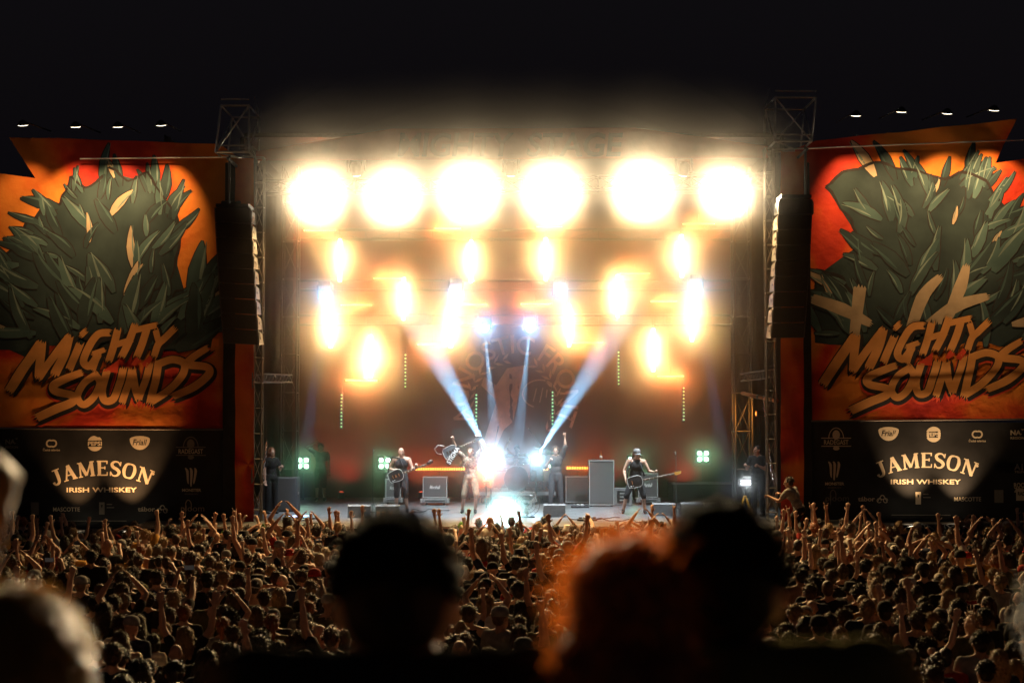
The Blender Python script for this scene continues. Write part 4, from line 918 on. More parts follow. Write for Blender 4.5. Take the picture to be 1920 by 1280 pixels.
def nrm(v): return V(v).normalized()
def hand(S, wr, d, nl, side, kind, fr=.0105):
    """palm, four unequal fingers and a side thumb; d along the hand, nl out of the palm, side toward the thumb"""
    d = nrm(d); nl = V(nl); nl = (nl - d * nl.dot(d)).normalized(); sd = d.cross(nl) * side
    M = Matrix((sd, nl, d)).transposed()
    S.cap(wr - d * .02, .027, wr + d * .03, .029, 8); S.ell(wr + d * .058, (.043, .017, .052), M, 10, 6)
    lens = (.078, .088, .082, .064)
    for i, L in enumerate(lens):
        off = (.033, .011, -.011, -.032)[i]; b = wr + d * (.098 - abs(off) * .2) + sd * off
        straight = {'open': 1, 'fist': 0, 'horns': i in (0, 3), 'point': i == 0, 'grip': .35, 'relax': .7, 'clap': 1}[kind]
        sp = {'open': .2, 'horns': .12, 'relax': .05}.get(kind, .0) * off / .033
        if straight >= .99:
            e = (d + sd * sp + nl * .12).normalized(); S.chain([b, b + e * L * .5, b + (e + nl * .18).normalized() * L], [fr, fr * .95, fr * .8], 6)
        else:
            c = 1 - straight
            e1 = (d * math.cos(1.5 * c) + nl * math.sin(1.5 * c) + sd * sp).normalized(); e2 = (d * math.cos(2.9 * c) + nl * math.sin(2.9 * c)).normalized()
            m_ = b + e1 * L * .5; S.chain([b, m_, m_ + e2 * L * .45], [fr * 1.05, fr, fr * .85], 6)
    tb = wr + d * .03 + sd * .036 + nl * .006
    e = (d * .6 + sd * .75 + nl * .25).normalized() if kind in ('open', 'relax', 'clap') else (d * .75 + sd * .15 + nl * .75).normalized()
    S.chain([tb, tb + e * .035, tb + (e + d * .4).normalized() * .066], [.0145, .0125, .0095], 6)
def arm_pts(sh, up, fo, L1=.29, L2=.255):
    el = sh + nrm(up) * L1; return sh, el, el + nrm(fo) * L2
BASE = dict(hip=.93, lean=0.0)
def human(arms, hands, female=False, legs=None, torso_lean=(0, 0), head_dir=(0, 1, 0), head_tilt=0, build=1.0, palm=None, pelvis=(0, 0, .95)):
    """returns joint dict. body faces +y, stands on z = 0"""
    J = {}; pel = V(pelvis); J['pel'] = pel
    lx, ly = torso_lean; up = nrm((lx, ly, 1)); J['up'] = up
    J['waist'] = pel + up * .15; J['chest'] = pel + up * .35; J['neck'] = pel + up * .53
    sw = (.165 if female else .195) * build; J['sw'] = sw
    rt = V((1, 0, -lx)).normalized()
    for i, s in ((0, -1), (1, 1)):
        sh = pel + up * .475 + rt * (s * sw)
        u, f = arms[i]
        if nrm(u).z > .2: sh = sh + up * .045 - rt * (s * .02)
        J['arm', s] = arm_pts(sh, u, f)
        J['hip', s] = pel + rt * (s * .09) - V((0, 0, .03))
        if legs: kn, an = V(legs[i][0]), V(legs[i][1])
        else: kn, an = V((s * .105, .015, .50)), V((s * .115, -.02, .075))
        J['leg', s] = (J['hip', s], kn, an)
    J['head'] = J['neck'] + up * .06 + nrm(head_dir) * .012 + V((head_tilt, 0, .075)); J['hd'] = nrm(head_dir)
    J['hands'] = hands; J['female'] = female; J['build'] = build; J['palm'] = palm
    return J
def head_frame(J):
    y = J['hd']; x = y.cross(V((0, 0, 1))).normalized(); z = x.cross(y); return Matrix((x, y, z)).transposed()
def skin_soft(J, face=True):
    S = Soft(); b = J['build']; fem = J['female']; up = J['up']; pel = J['pel']; rt = V((1, 0, -up.x / up.z)).normalized()
    Mt = Matrix((rt, up.cross(rt), up)).transposed(); sw = J['sw']
    S.ell(pel + V((0, 0, .0)), ((.17 if fem else .16) * b, .112 * b, .13), Mt); S.ell(J['waist'], ((.125 if fem else .14) * b, .095 * b, .16), Mt)
    S.ell(J['chest'] + up * .0, ((.145 if fem else .168) * b, .112 * b, .185), Mt)
    S.cap(pel + up * .455 - rt * (sw - .045), .068 * b, pel + up * .455 + rt * (sw - .045), .068 * b, 10)
    for s in (-1, 1):
        S.cap(J['neck'] - up * .0 + rt * (s * .03), .043, pel + up * .47 + rt * (s * (sw - .03)), .058 * b)
        S.ell(J['chest'] + rt * s * .075 - Mt.col[1] * .055, (.075, .05, .11), Mt)
        sh, el, wr = J['arm', s]; k = (.9 if fem else 1.0) * J.get('armk', 1)
        md = sh.lerp(el, .45); S.chain([sh, md, el], [.056 * b * k, .050 * b * k, .040 * k], 10)
        mf = el.lerp(wr, .3); S.chain([el, mf, wr], [.040 * k, .042 * k, .026 * k], 10)
        fo = (wr - el).normalized()
        pn = J['palm'][0 if s < 0 else 1] if J['palm'] else (0, 1, 0)
        hd = J['hands'][0 if s < 0 else 1]
        if isinstance(hd, tuple): hd, fo = hd[0], V(hd[1])
        hand(S, wr + fo.normalized() * .012, fo, pn, 1 if s > 0 else -1, hd, J.get('fing', .0105))
        h, kn, an = J['leg', s]
        S.chain([h, h.lerp(kn, .4), kn, kn.lerp(an, .3), an], [.085 * b, .078 * b, .055, .056, .038], 10)
        S.cap(an + V((0, -.03, -.035)), .035, an + V((s * .01, .14, -.045)), .028)
    nk = J['neck']; hc = J['head']; M = head_frame(J)
    S.cap(nk - up * .06, .062 * (.88 if fem else 1) * b, hc - V((0, 0, .06)) - M.col[1] * .012, .054 * (.88 if fem else 1) * b)
    S.ell(hc + M @ V((0, -.016, .028)), (.0755, .095, .093), M); S.ell(hc + M @ V((0, .012, -.005)), (.068, .08, .095), M)
    S.ell(hc + M @ V((0, .03, -.058)), (.052, .058, .06), M)
    if face:
        S.cap(hc + M @ V((0, .088, .01)), .009, hc + M @ V((0, .108, -.022)), .013, 8); S.cap(hc + M @ V((-.035, .078, .022)), .013, hc + M @ V((.035, .078, .022)), .013, 8)
        S.cap(hc + M @ V((-.016, .084, -.055)), .009, hc + M @ V((.016, .084, -.055)), .009, 8)
    for s in (-1, 1): S.ell(hc + M @ V((s * .079, -.012, -.005)), (.011, .02, .031), M, 8, 6)
    return S
def shirt_soft(J, sleeve=.5, tank=False, length=0.0, fat=.013):
    S = Soft(); b = J['build']; fem = J['female']; up = J['up']; pel = J['pel']; rt = V((1, 0, -up.x / up.z)).normalized()
    Mt = Matrix((rt, up.cross(rt), up)).transposed(); sw = J['sw']; g = fat
    S.ell(pel + up * (.03 - length * .5), ((.172 if fem else .165) * b + g, .115 * b + g, .12 + length * .5), Mt); S.ell(J['waist'], ((.13 if fem else .15) * b + g, .10 * b + g, .17), Mt)
    S.ell(J['chest'], ((.148 if fem else .17) * b + g, .115 * b + g, .18), Mt)
    for s in (-1, 1): S.ell(J['chest'] + rt * s * .075 - Mt.col[1] * .055, (.078 + g * .6, .05 + g, .11), Mt)
    if tank:
        for s in (-1, 1): S.cap(J['chest'] + up * .05 + rt * s * .09, .06 + g, pel + up * .475 + rt * s * .1, .055 + g * .8)
    else:
        S.cap(pel + up * .455 - rt * (sw - .045), .068 * b + g, pel + up * .455 + rt * (sw - .045), .068 * b + g, 12)
        for s in (-1, 1):
            S.cap(J['neck'] - up * .03 + rt * (s * .042), .046 + g, pel + up * .47 + rt * (s * (sw - .03)), .058 * b + g)
            sh, el, wr = J['arm', s]; k = .9 if fem else 1
            if sleeve <= 1: S.cap(sh, .06 * b * k + g, sh.lerp(el, sleeve), .056 * b * k + g * 1.3)
            else: S.chain([sh, el, el.lerp(wr, sleeve - 1)], [.06 * b + g, .05 * k + g, .036 + g], 10)
    return S
def trouser_soft(J, short=False, g=.014):
    S = Soft(); b = J['build']; pel = J['pel']
    S.ell(pel + V((0, 0, -.0)), ((.175 if J['female'] else .165) * b + g, .118 * b + g, .12))
    for s in (-1, 1):
        h, kn, an = J['leg', s]; e = kn.lerp(an, .12) if short else an + V((0, 0, .0))
        S.chain([h, h.lerp(kn, .45), kn.lerp(an, .02)], [.09 * b + g, .08 * b + g, .066 + g], 10)
        S.cap(kn, .066 + g, e, (.064 if short else .05) + g * .8)
    return S
def shoe_soft(J):
    S = Soft()
    for s in (-1, 1):
        an = J['leg', s][2]; S.cap(an + V((0, -.045, -.03)), .046, an + V((s * .012, .15, -.038)), .038); S.cap(an + V((0, -.01, -.02)), .045, an + V((0, 0, .03)), .045)
    return S
def shift(S, dv):
    S.v = [p + dv for p in S.v]; return S
def tufts(me_lists, c, r, n, ln, seed, comb=(0, -.4, -.6), lo=-.25, wid=.006, front=.45, curl=0):
    """many thin tapering locks standing on an ellipsoid scalp"""
    rnd = random.Random(seed); vv, ff = me_lists; c = V(c)
    k = 0
    while k < n:
        d = V((rnd.gauss(0, 1), rnd.gauss(0, 1), rnd.gauss(0, 1))).normalized()
        if d.z < lo or (d.y > front and d.z < .62): continue
        k += 1
        p = c + V((d.x * r[0], d.y * r[1], d.z * r[2])); nn = V((d.x / r[0], d.y / r[1], d.z / r[2])).normalized()
        t = (nn * rnd.uniform(.45, 1.0) + V(comb) * rnd.uniform(.3, 1) + V((rnd.uniform(-1, 1), rnd.uniform(-1, 1), rnd.uniform(-.6, .6))) * .5).normalized()
        L = ln * rnd.uniform(.5, 1.2); s = t.cross(nn); s = s.normalized() if s.length > 1e-4 else nn.orthogonal(); b = len(vv); w_ = wid * rnd.uniform(.6, 1.3)
        if curl:
            m_ = p + t * L * .5 + V((rnd.uniform(-1, 1), rnd.uniform(-1, 1), rnd.uniform(-1, 1))) * curl; e = m_ + (t + V((rnd.uniform(-1, 1), rnd.uniform(-1, 1), rnd.uniform(-1, .6))) * .9).normalized() * L * .5
        else: m_ = p + t * L * .55; e = p + t * L + V((0, 0, -.25)) * L
        p = p - nn * .004
        vv += [p - s * w_, p + s * w_, m_ - s * w_ * .8, m_ + s * w_ * .8, e]; ff += [(b, b + 1, b + 3, b + 2), (b + 2, b + 3, b + 4)]
def merge_locks(me, vv, ff):
    n = len(me.vertices); co = np.empty(n * 3); me.vertices.foreach_get('co', co); v = [tuple(x) for x in co.reshape(-1, 3)] + [tuple(p) for p in vv]
    f = [tuple(p.vertices) for p in me.polygons] + [tuple(i + n for i in q) for q in ff]
    r = bpy.data.meshes.new(me.name); r.from_pydata(v, [], f); r.update(); r.polygons.foreach_set('use_smooth', [True] * len(f)); bpy.data.meshes.remove(me); return r
def hair_mesh(kind, hc=(0, 0, 0), M=None, vox=.012, seed=0, fine=1):
    """hair round a head centred on the origin, facing +y"""
    S = Soft(); vv, ff = [], []
    if kind in ('short', 'buzz', 'long', 'pony', 'bun', 'bob'):
        g = .007 if kind == 'buzz' else .012
        S.ell((0, -.028, .038), (.078 + g, .088 + g, .088 + g)); S.ell((0, -.05, -.01), (.066 + g, .055 + g, .06 + g))
    if kind == 'long':
        for k in range(11):
            a = math.radians(200 + k * 14); x = math.cos(a); y = math.sin(a)
            S.chain([(x * .06, y * .075 - .02, .07), (x * .088, y * .09 - .025, -.02), (x * .1, y * .085 - .035, -.14), (x * .09, y * .08 - .055, -.25 - .05 * math.sin(k * 2.3))], [.03, .03, .026, .012], 7)
    if kind == 'bob':
        for k in range(11):
            a = math.radians(190 + k * 16); x = math.cos(a); y = math.sin(a)
            S.chain([(x * .06, y * .075 - .02, .07), (x * .092, y * .095 - .02, -.01), (x * .09, y * .09 - .02, -.1)], [.03, .03, .02], 7)
    if kind == 'pony': S.chain([(0, -.11, .05), (0, -.155, .03), (0, -.16, -.08), (.01, -.13, -.2)], [.025, .03, .03, .01], 8)
    if kind == 'bun': S.ell((0, -.08, .135), (.045, .045, .04))
    if kind == 'curly': S.ell((0, -.035, .05), (.108, .118, .108)); S.ell((0, -.06, -.04), (.1, .085, .085))
    if kind == 'mohawk':
        for k in range(8):
            a = math.radians(35 + k * 22); c = V((0, math.cos(a) * .09 - .02, math.sin(a) * .105 + .02)); S.chain([c, c + V((0, math.cos(a), math.sin(a))) * .1], [.022, .008], 6)
    me = S.grow('hair', vox, 2, noise=.003 if kind != 'buzz' else .0008, seed=seed)
    n = {'short': 420, 'buzz': 160, 'long': 420, 'bob': 380, 'pony': 260, 'bun': 260, 'curly': 900, 'mohawk': 260}[kind] * fine
    r = {'buzz': (.08, .09, .09), 'curly': (.108, .118, .108)}.get(kind, (.09, .1, .1)); c = (0, -.032, .042)
    tufts((vv, ff), c, r, int(n), {'buzz': .006, 'curly': .045, 'short': .03}.get(kind, .026), seed, curl=.02 if kind == 'curly' else 0, wid=.0045 / math.sqrt(fine))
    if kind == 'long': tufts((vv, ff), (0, -.03, -.1), (.118, .11, .16), 260 * fine, .05, seed + 1, (0, -.1, -1.5), lo=-1, front=.0, wid=.005)
    return merge_locks(me, vv, ff)
def hat_mesh(kind):
    m = MB()
    if kind == 'cap':
        m.lathe([(.092, -.012), (.094, .02), (.085, .06), (.06, .09), (.02, .103), (.0001, .104)], (0, -.018, .045), Matrix(((1, 0, 0), (0, 1.14, 0), (0, 0, 1))), 18)
        v = []; f = []
        for k in range(9):
            a = math.radians(25 + k * 130 / 8); v += [(math.cos(a) * .088, math.sin(a) * .1 - .02, .045), (math.cos(a) * .088, math.sin(a) * .18 - .02, .035 - .02 * abs(math.cos(a))), (math.cos(a) * .088, math.sin(a) * .1 - .02, .038), (math.cos(a) * .088, math.sin(a) * .18 - .02, .028 - .02 * abs(math.cos(a)))]
        for k in range(8): f += [(4 * k, 4 * k + 1, 4 * k + 5, 4 * k + 4), (4 * k + 2, 4 * k + 6, 4 * k + 7, 4 * k + 3), (4 * k + 1, 4 * k + 3, 4 * k + 7, 4 * k + 5)]
        m.add(v, f, True); m.lathe([(.008, 0), (.006, .008), (.0001, .009)], (0, -.018, .148), None, 8)
    else:
        m.lathe([(.15, -.03), (.152, -.026), (.1, .02), (.098, .045), (.088, .095), (.07, .105), (.0001, .108)], (0, -.018, .035), Matrix(((1, 0, 0), (0, 1.1, 0), (0, 0, 1))), 20)
    return m.mesh(kind)
SKINS = [mat('skin_%d' % i, c, .55, 0, .12, 9, .05, 60) for i, c in enumerate(((.46, .27, .19), (.40, .22, .15), (.52, .33, .24), (.30, .16, .10)))]
def cloth_mat(n, c, var=.2): return mat('fabric_' + n, c, .9, 0, var, 14, .25, 60, .2)
# ------------------------------------------------------------------ the crowd
dn = lambda s: ((.16 * s, -.03, -1), (.06 * s, .3, -1))
fr_ = lambda s: ((.22 * s, .25, -.95), (-.35 * s, .85, .35))
vup = lambda s: ((.5 * s, .18, .85), (.12 * s, .12, 1))
fup = lambda s: ((.32 * s, .4, .85), (-.05 * s, .12, 1))
clp = lambda s: ((.5 * s, .3, .8), (-.62 * s, .12, .8))
pho = lambda s: ((.35 * s, .7, .45), (-.28 * s, .35, .9))
hoh = lambda s: ((.85 * s, .05, .5), (-.85 * s, -.05, .5))
pnt = lambda s: ((.2 * s, .75, .55), (.0, .8, .6))
hlf = lambda s: ((.6 * s, .35, -.1), (-.05 * s, .4, .9))
A = lambda f: (f(-1), f(1))
POSES = [  # phrase, arms (left, right), hands, palms, weight
    ('arms down', (dn(-1), dn(1)), ('relax', 'relax'), None, 30),
    ('hands held in front', (fr_(-1), fr_(1)), ('grip', 'grip'), ((0, -1, 1), (0, -1, 1)), 16),
    ('both arms raised', A(vup), ('open', 'open'), None, 9),
    ('right fist raised', (dn(-1), fup(1)), ('relax', 'fist'), None, 5),
    ('left hand raised open', (vup(-1), fr_(1)), ('open', 'relax'), None, 13),
    ('clapping overhead', A(clp), ('clap', 'clap'), ((1, 0, 0), (-1, 0, 0)), 7),
    ('filming overhead', A(pho), ('grip', 'grip'), ((1, .3, 0), (-1, .3, 0)), 2),
    ('right horns sign raised', (fr_(-1), fup(1)), ('relax', 'horns'), None, 7),
    ('hands on head', A(hoh), ('relax', 'relax'), ((1, 0, -.5), (-1, 0, -.5)), 3),
    ('pointing at stage', (dn(-1), pnt(1)), ('relax', 'point'), ((0, 0, -1), (0, 0, -1)), 6),
    ('half-raised fists', A(hlf), ('fist', 'fist'), None, 5)]
CV = {}
for fem in (False, True):
    for pi, (ph, ar, hd, pm_, wt) in enumerate(POSES):
        J = human(ar, hd, fem, palm=pm_, build=1.0 if not fem else .93, head_dir=(0, 1, .02 + .1 * (pi % 2))); J['armk'] = 1.12; J['fing'] = .0118
        body = skin_soft(J, face=False).grow('body', .0118, 2, .3); tee = shirt_soft(J).grow('shirt', .022, 2, noise=.003, seed=pi)
        CV[fem, pi] = dict(J=J, body=body, tee=tee)
J0 = human((dn(-1), dn(1)), ('relax', 'relax')); J1 = human((dn(-1), dn(1)), ('relax', 'relax'), True, build=.93)
for fem, J in ((False, J0), (True, J1)):
    CV['tank', fem] = shirt_soft(J, tank=True).grow('tank_top', .022, 2, noise=.002); CV['trousers', fem] = trouser_soft(J).grow('trousers', .028, 2, noise=.003); CV['shoes'] = shoe_soft(J).grow('shoes', .024, 1)
HK = ['short', 'buzz', 'long', 'pony', 'bun', 'bob', 'curly', 'mohawk']
HM = {k: hair_mesh(k, seed=i * 7) for i, k in enumerate(HK)}
HM['cap'] = hat_mesh('cap'); HM['hat'] = hat_mesh('hat')
for me in list(HM.values()) + [CV['shoes']] + [CV[k, f] for k in ('tank', 'trousers') for f in (False, True)] + [d[q] for k, d in CV.items() if isinstance(d, dict) for q in ('body', 'tee')]:
    me.materials.clear(); me.materials.append(BLK)
HCOL = {'dark': mat('hair_dark', (.022, .014, .010), .45, 0, .4, 20, .5, 90), 'brown': mat('hair_brown', (.075, .04, .02), .45, 0, .35, 20, .5, 90), 'fair': mat('hair_fair', (.30, .19, .09), .45, 0, .3, 20, .5, 90), 'ginger': mat('hair_ginger', (.26, .075, .02), .45, 0, .3, 20, .5, 90), 'green': mat('hair_green', (.12, .28, .04), .5, 0, .3, 20, .5, 90)}
TOPS = {'black T-shirt': (.014, .013, .014), 'charcoal T-shirt': (.045, .043, .043), 'white T-shirt': (.62, .58, .52), 'olive T-shirt': (.09, .085, .04), 'red T-shirt': (.30, .025, .018), 'mustard T-shirt': (.42, .21, .035), 'navy T-shirt': (.018, .026, .06), 'grey T-shirt': (.22, .21, .20)}
TM = {k: cloth_mat(k.split()[0], c) for k, c in TOPS.items()}
TROU = [cloth_mat('jeans', (.03, .04, .07)), cloth_mat('black_trousers', (.014, .014, .015)), cloth_mat('khaki', (.14, .11, .07))]
HATM = {'black': cloth_mat('black_cap', (.015, .015, .016)), 'white': cloth_mat('white_cap', (.6, .56, .5)), 'red': cloth_mat('red_cap', (.36, .03, .02)), 'grey': cloth_mat('grey_cap', (.2, .2, .2))}
SHOEM = cloth_mat('shoe', (.03, .03, .03))
rnd = random.Random(41)
spots = []
def free(x, y, dmin):
    for (a, b) in spots:
        if (a - x) ** 2 + (b - y) ** 2 < dmin * dmin: return False
    return True
tries = 0
while tries < 26000:
    tries += 1
    y = rnd.uniform(11.6, 33.0); hw = .36 * y + .7; x = rnd.uniform(-hw, hw)
    if y > 32.6 and rnd.random() < .5: continue
    dm = .355 + .17 * (math.sin(x * 1.3 + y * .8) * math.sin(y * 1.1 - x * .5) + 1) * rnd.uniform(.3, 1)
    if free(x, y, dm): spots.append((x, y))
FG = [(600, 880, 990), (1030, 1455, 1010), (-100, 140, 1095)]
def rank(sp):
    px, py = to_px((sp[0], sp[1], 1.7)); hidden = any(a < px < b and py > c for a, b, c in FG) or py > 1300 or px < -15 or px > 1935
    return (hidden, sp[1])
spots.sort(key=rank)
print('CROWD', len(spots), sum(1 for s in spots if not rank(s)[0]))
near, far = spots[:298], spots[298:]
def pick(r, yv):
    fem = r.random() < .36
    up = .13 + .16 * max(0, (yv - 23) / 10)
    while True:
        pi = r.choices(range(len(POSES)), [p[4] for p in POSES])[0]
        if (pi < 2) == (r.random() > up): break
    if fem: hk = r.choices(['long', 'pony', 'bun', 'bob', 'curly', 'short'], [40, 14, 10, 18, 9, 9])[0]
    else: hk = r.choices(['short', 'buzz', 'bald', 'cap', 'hat', 'long', 'mohawk', 'curly'], [52, 10, 4, 15, 4, 9, 2, 4])[0]
    hc = r.choices(['dark', 'brown', 'fair', 'ginger'], [40, 36, 20, 4])[0]
    if hk == 'mohawk' and r.random() < .6: hc = 'green'
    tc_ = r.choices(['black', 'white', 'red', 'grey'], [50, 14, 10, 26])[0]
    top = r.choices(list(TOPS) + ['black tank top', 'no shirt'], [40, 12, 5, 8, 4, 3, 10, 8, 12, 8 if not fem else 0])[0]
    return fem, pi, hk, hc, tc_, top
def setm(o, m):
    o.material_slots[0].link = 'OBJECT'; o.material_slots[0].material = m
HNAME = {'short': 'short %s hair', 'buzz': 'cropped %s hair', 'long': 'long %s hair', 'pony': '%s ponytail', 'bun': '%s hair bun', 'bob': '%s bob', 'curly': '%s curls', 'mohawk': '%s mohawk'}
people = []
PHM = mat('phone_body', (.02, .02, .02), .3); PHS = emat('phone_screen', (.8, .75, .7), .025)
for (x, y) in near:
    fem, pi, hk, hc, tc_, top = pick(rnd, y); D = CV[fem, pi]; J = D['J']
    t = thing('person', '', 'person', (x, y, 0), 0, 'spectators in the crowd')
    k = rnd.gauss(.955 if fem else 1.01, .048); t.scale = (k * rnd.uniform(.95, 1.08), k, k)
    t.rotation_euler = (rnd.uniform(-.05, .05), rnd.uniform(-.06, .06), -x * .03 + rnd.gauss(0, .28))
    setm(link('body', D['body'], t), rnd.choices(SKINS, [40, 30, 26, 4])[0])
    if top == 'no shirt': pass
    elif 'tank' in top: setm(link('tank_top', CV['tank', fem], t), TM['black T-shirt'])
    else: setm(link('shirt', D['tee'], t), TM[top])
    setm(link('trousers', CV['trousers', fem], t), rnd.choice(TROU)); setm(link('shoes', CV['shoes'], t), SHOEM)
    hn = 'bald head'
    if hk == 'bald': pass
    elif hk in ('cap', 'hat'):
        if rnd.random() < .8:
            h = link('hair', HM['buzz'], t); setm(h, HCOL[hc]); h.location = J['head']
        h = link('cap' if hk == 'cap' else 'bucket_hat', HM[hk], t); setm(h, HATM[tc_]); h.location = J['head']; h.rotation_euler = (rnd.uniform(-.1, .05), 0, math.pi if hk == 'cap' and rnd.random() < .3 else 0)
        hn = '%s %s' % (tc_, 'cap' if hk == 'cap' else 'bucket hat')
    else:
        h = link('hair', HM[hk], t); setm(h, HCOL[hc]); h.location = J['head']; h.scale = (1, 1, 1 + rnd.uniform(-.05, .08)); hn = HNAME[hk] % hc
    px, py = to_px((x, y, 1.72))
    zone = ('left' if px < 640 else 'centre' if px < 1290 else 'right') + (' front rows' if y > 24 else ' middle rows' if y > 17.5 else ' back rows')
    people.append([t, px, '%s, %s, %s, %s' % (top, hn, POSES[pi][0], zone)])
    if POSES[pi][0] == 'filming overhead':
        MW = Matrix.LocRotScale(t.location, t.rotation_euler, t.scale)
        c = (J['arm', -1][2] + J['arm', 1][2]) / 2 + V((0, .01, .09)); ph = thing('phone', '', 'phone', MW @ c, t.rotation_euler.z, 'phones held up by spectators')
        MB().box((0, 0, 0), (.155, .009, .075), bev=.003).build('case', PHM, ph); MB().box((0, -.0055, 0), (.145, .001, .067)).build('screen', PHS, ph)
        people.append([ph, px, 'dark phone held overhead by filming spectator in the %s' % zone.split()[0]])
byl = {}
for p in people: byl.setdefault(p[2], []).append(p)
for lab, ps in byl.items():
    ps.sort(key=lambda p: p[1])
    for i, p in enumerate(ps): p[0]['label'] = lab if len(ps) == 1 else '%s, %s' % (lab, ordinal(i, len(ps)))
# the rest of the crowd nearer the stage: one mass
LOW = []
def arrays(me, ratio, zmin=None):
    o = bpy.data.objects.new('q', me); d = o.modifiers.new('d', 'DECIMATE'); d.ratio = ratio
    r = bake(o)
    r.calc_loop_triangles(); n = len(r.vertices); co = np.empty(n * 3, 'f'); r.vertices.foreach_get('co', co); t = np.empty(len(r.loop_triangles) * 3, 'i'); r.loop_triangles.foreach_get('vertices', t)
    bpy.data.meshes.remove(r); co = co.reshape(-1, 3); t = t.reshape(-1, 3)
    if zmin is not None:                                    # legs stay inside the trousers
        t = t[co[t][:, :, 2].mean(1) > zmin]; u, inv = np.unique(t, return_inverse=True); co = co[u]; t = inv.reshape(-1, 3)
    return co, t
low = {}
for key, d in list(CV.items()):
    if isinstance(d, dict): low[key] = (arrays(d['body'], .11 if key[1] < 2 else .19, .93), arrays(d['tee'], .04))
lowh = {k: arrays(HM[k], .5) if k in ('cap', 'hat') else arrays(hair_mesh(k, vox=.03, seed=3, fine=.2), .99) for k in HM}
lowt = {f: (arrays(CV['tank', f], .12), arrays(CV['trousers', f], .08)) for f in (False, True)}
mats_ = SKINS + list(TM.values()) + list(HCOL.values()) + list(HATM.values()) + TROU; idx = {m.name: i for i, m in enumerate(mats_)}
VV, TT, MI = [], [], []; nv = 0
for (x, y) in far:
    fem, pi, hk, hc, tc_, top = pick(rnd, y); J = CV[fem, pi]['J']; k = rnd.gauss(.955 if fem else 1.01, .048); a = -x * .03 + rnd.gauss(0, .3)
    R = np.array(Matrix.Rotation(a, 3, 'Z') @ Matrix.Rotation(rnd.uniform(-.06, .06), 3, 'Y')) * k
    parts = [(low[fem, pi][0], rnd.choices(SKINS, [40, 30, 26, 4])[0], None), (lowt[fem][1], rnd.choice(TROU), None)]
    if 'tank' in top: parts.append((lowt[fem][0], TM['black T-shirt'], None))
    elif top != 'no shirt': parts.append((low[fem, pi][1], TM[top], None))
    if hk != 'bald': parts.append((lowh[hk], HATM[tc_] if hk in ('cap', 'hat') else HCOL[hc], J['head']))
    for (co, tr), m, off in parts:
        c = co + (np.array(off) if off is not None else 0); VV.append(c @ R.T + np.array((x, y, 0))); TT.append(tr + nv); MI.append(np.full(len(tr), idx[m.name])); nv += len(co)
VV = np.concatenate(VV); TT = np.concatenate(TT); MI = np.concatenate(MI)
me = bpy.data.meshes.new('crowd'); me.vertices.add(len(VV)); me.vertices.foreach_set('co', VV.astype('f').ravel()); me.loops.add(TT.size); me.loops.foreach_set('vertex_index', TT.astype('i').ravel())
me.polygons.add(len(TT)); me.polygons.foreach_set('loop_start', np.arange(0, TT.size, 3, dtype='i')); me.polygons.foreach_set('use_smooth', np.ones(len(TT), bool))
for m in mats_: me.materials.append(m)
me.polygons.foreach_set('material_index', MI.astype('i')); me.update(); me.validate()
print('CROWD TRIS', len(TT))
tag(link('crowd', me), 'dense far crowd of small spectators packed before the stage', 'crowd', kind='stuff')
# ------------------------------------------------------------------ the band and the people on stage (they face the camera: turned by 180 degrees)
EYE = mat('eye_dark', (.02, .015, .012), .3)
def figure(label, loc, rz, J, skin=0, top=None, top_kind='tee', trousers=None, short=False, hair=None, hair_m=None, hat=None, shoe=None, vox=.011, scale=1.0, group='people on the stage', length=0, sleeve=.5, face=True):
    t = thing('person', label, 'person', loc, rz, group); t.scale = (scale,) * 3
    link('body', skin_soft(J, face).grow('body', vox, 2, .6), t, SKINS[skin])
    if top is not None: link({'tee': 'shirt', 'tank': 'tank_top', 'coat': 'long_shirt'}[top_kind], shirt_soft(J, sleeve, top_kind == 'tank', length).grow('shirt', .016, 2, noise=.003), t, top)
    if trousers is not None: link('shorts' if short else 'trousers', trouser_soft(J, short).grow('trousers', .018, 2, noise=.003), t, trousers)
    link('shoes', shoe_soft(J).grow('shoes', .016, 1), t, shoe or SHOEM)
    M = head_frame(J).to_4x4()
    if hair:
        h = link('hair', hair_mesh(hair, seed=len(label)), t, hair_m); h.matrix_local = Matrix.Translation(J['head']) @ M
    if hat:
        h = link('cap', hat_mesh('cap'), t, hat); h.matrix_local = Matrix.Translation(J['head']) @ M
    if face:
        for s in (-1, 1): MB().lathe([(.0001, -.009), (.008, -.004), (.011, 0), (.008, .004), (.0001, .009)], J['head'] + M.to_3x3() @ V((s * .031, .083, .006)), None, 8).build('eye', EYE, t)
    return t
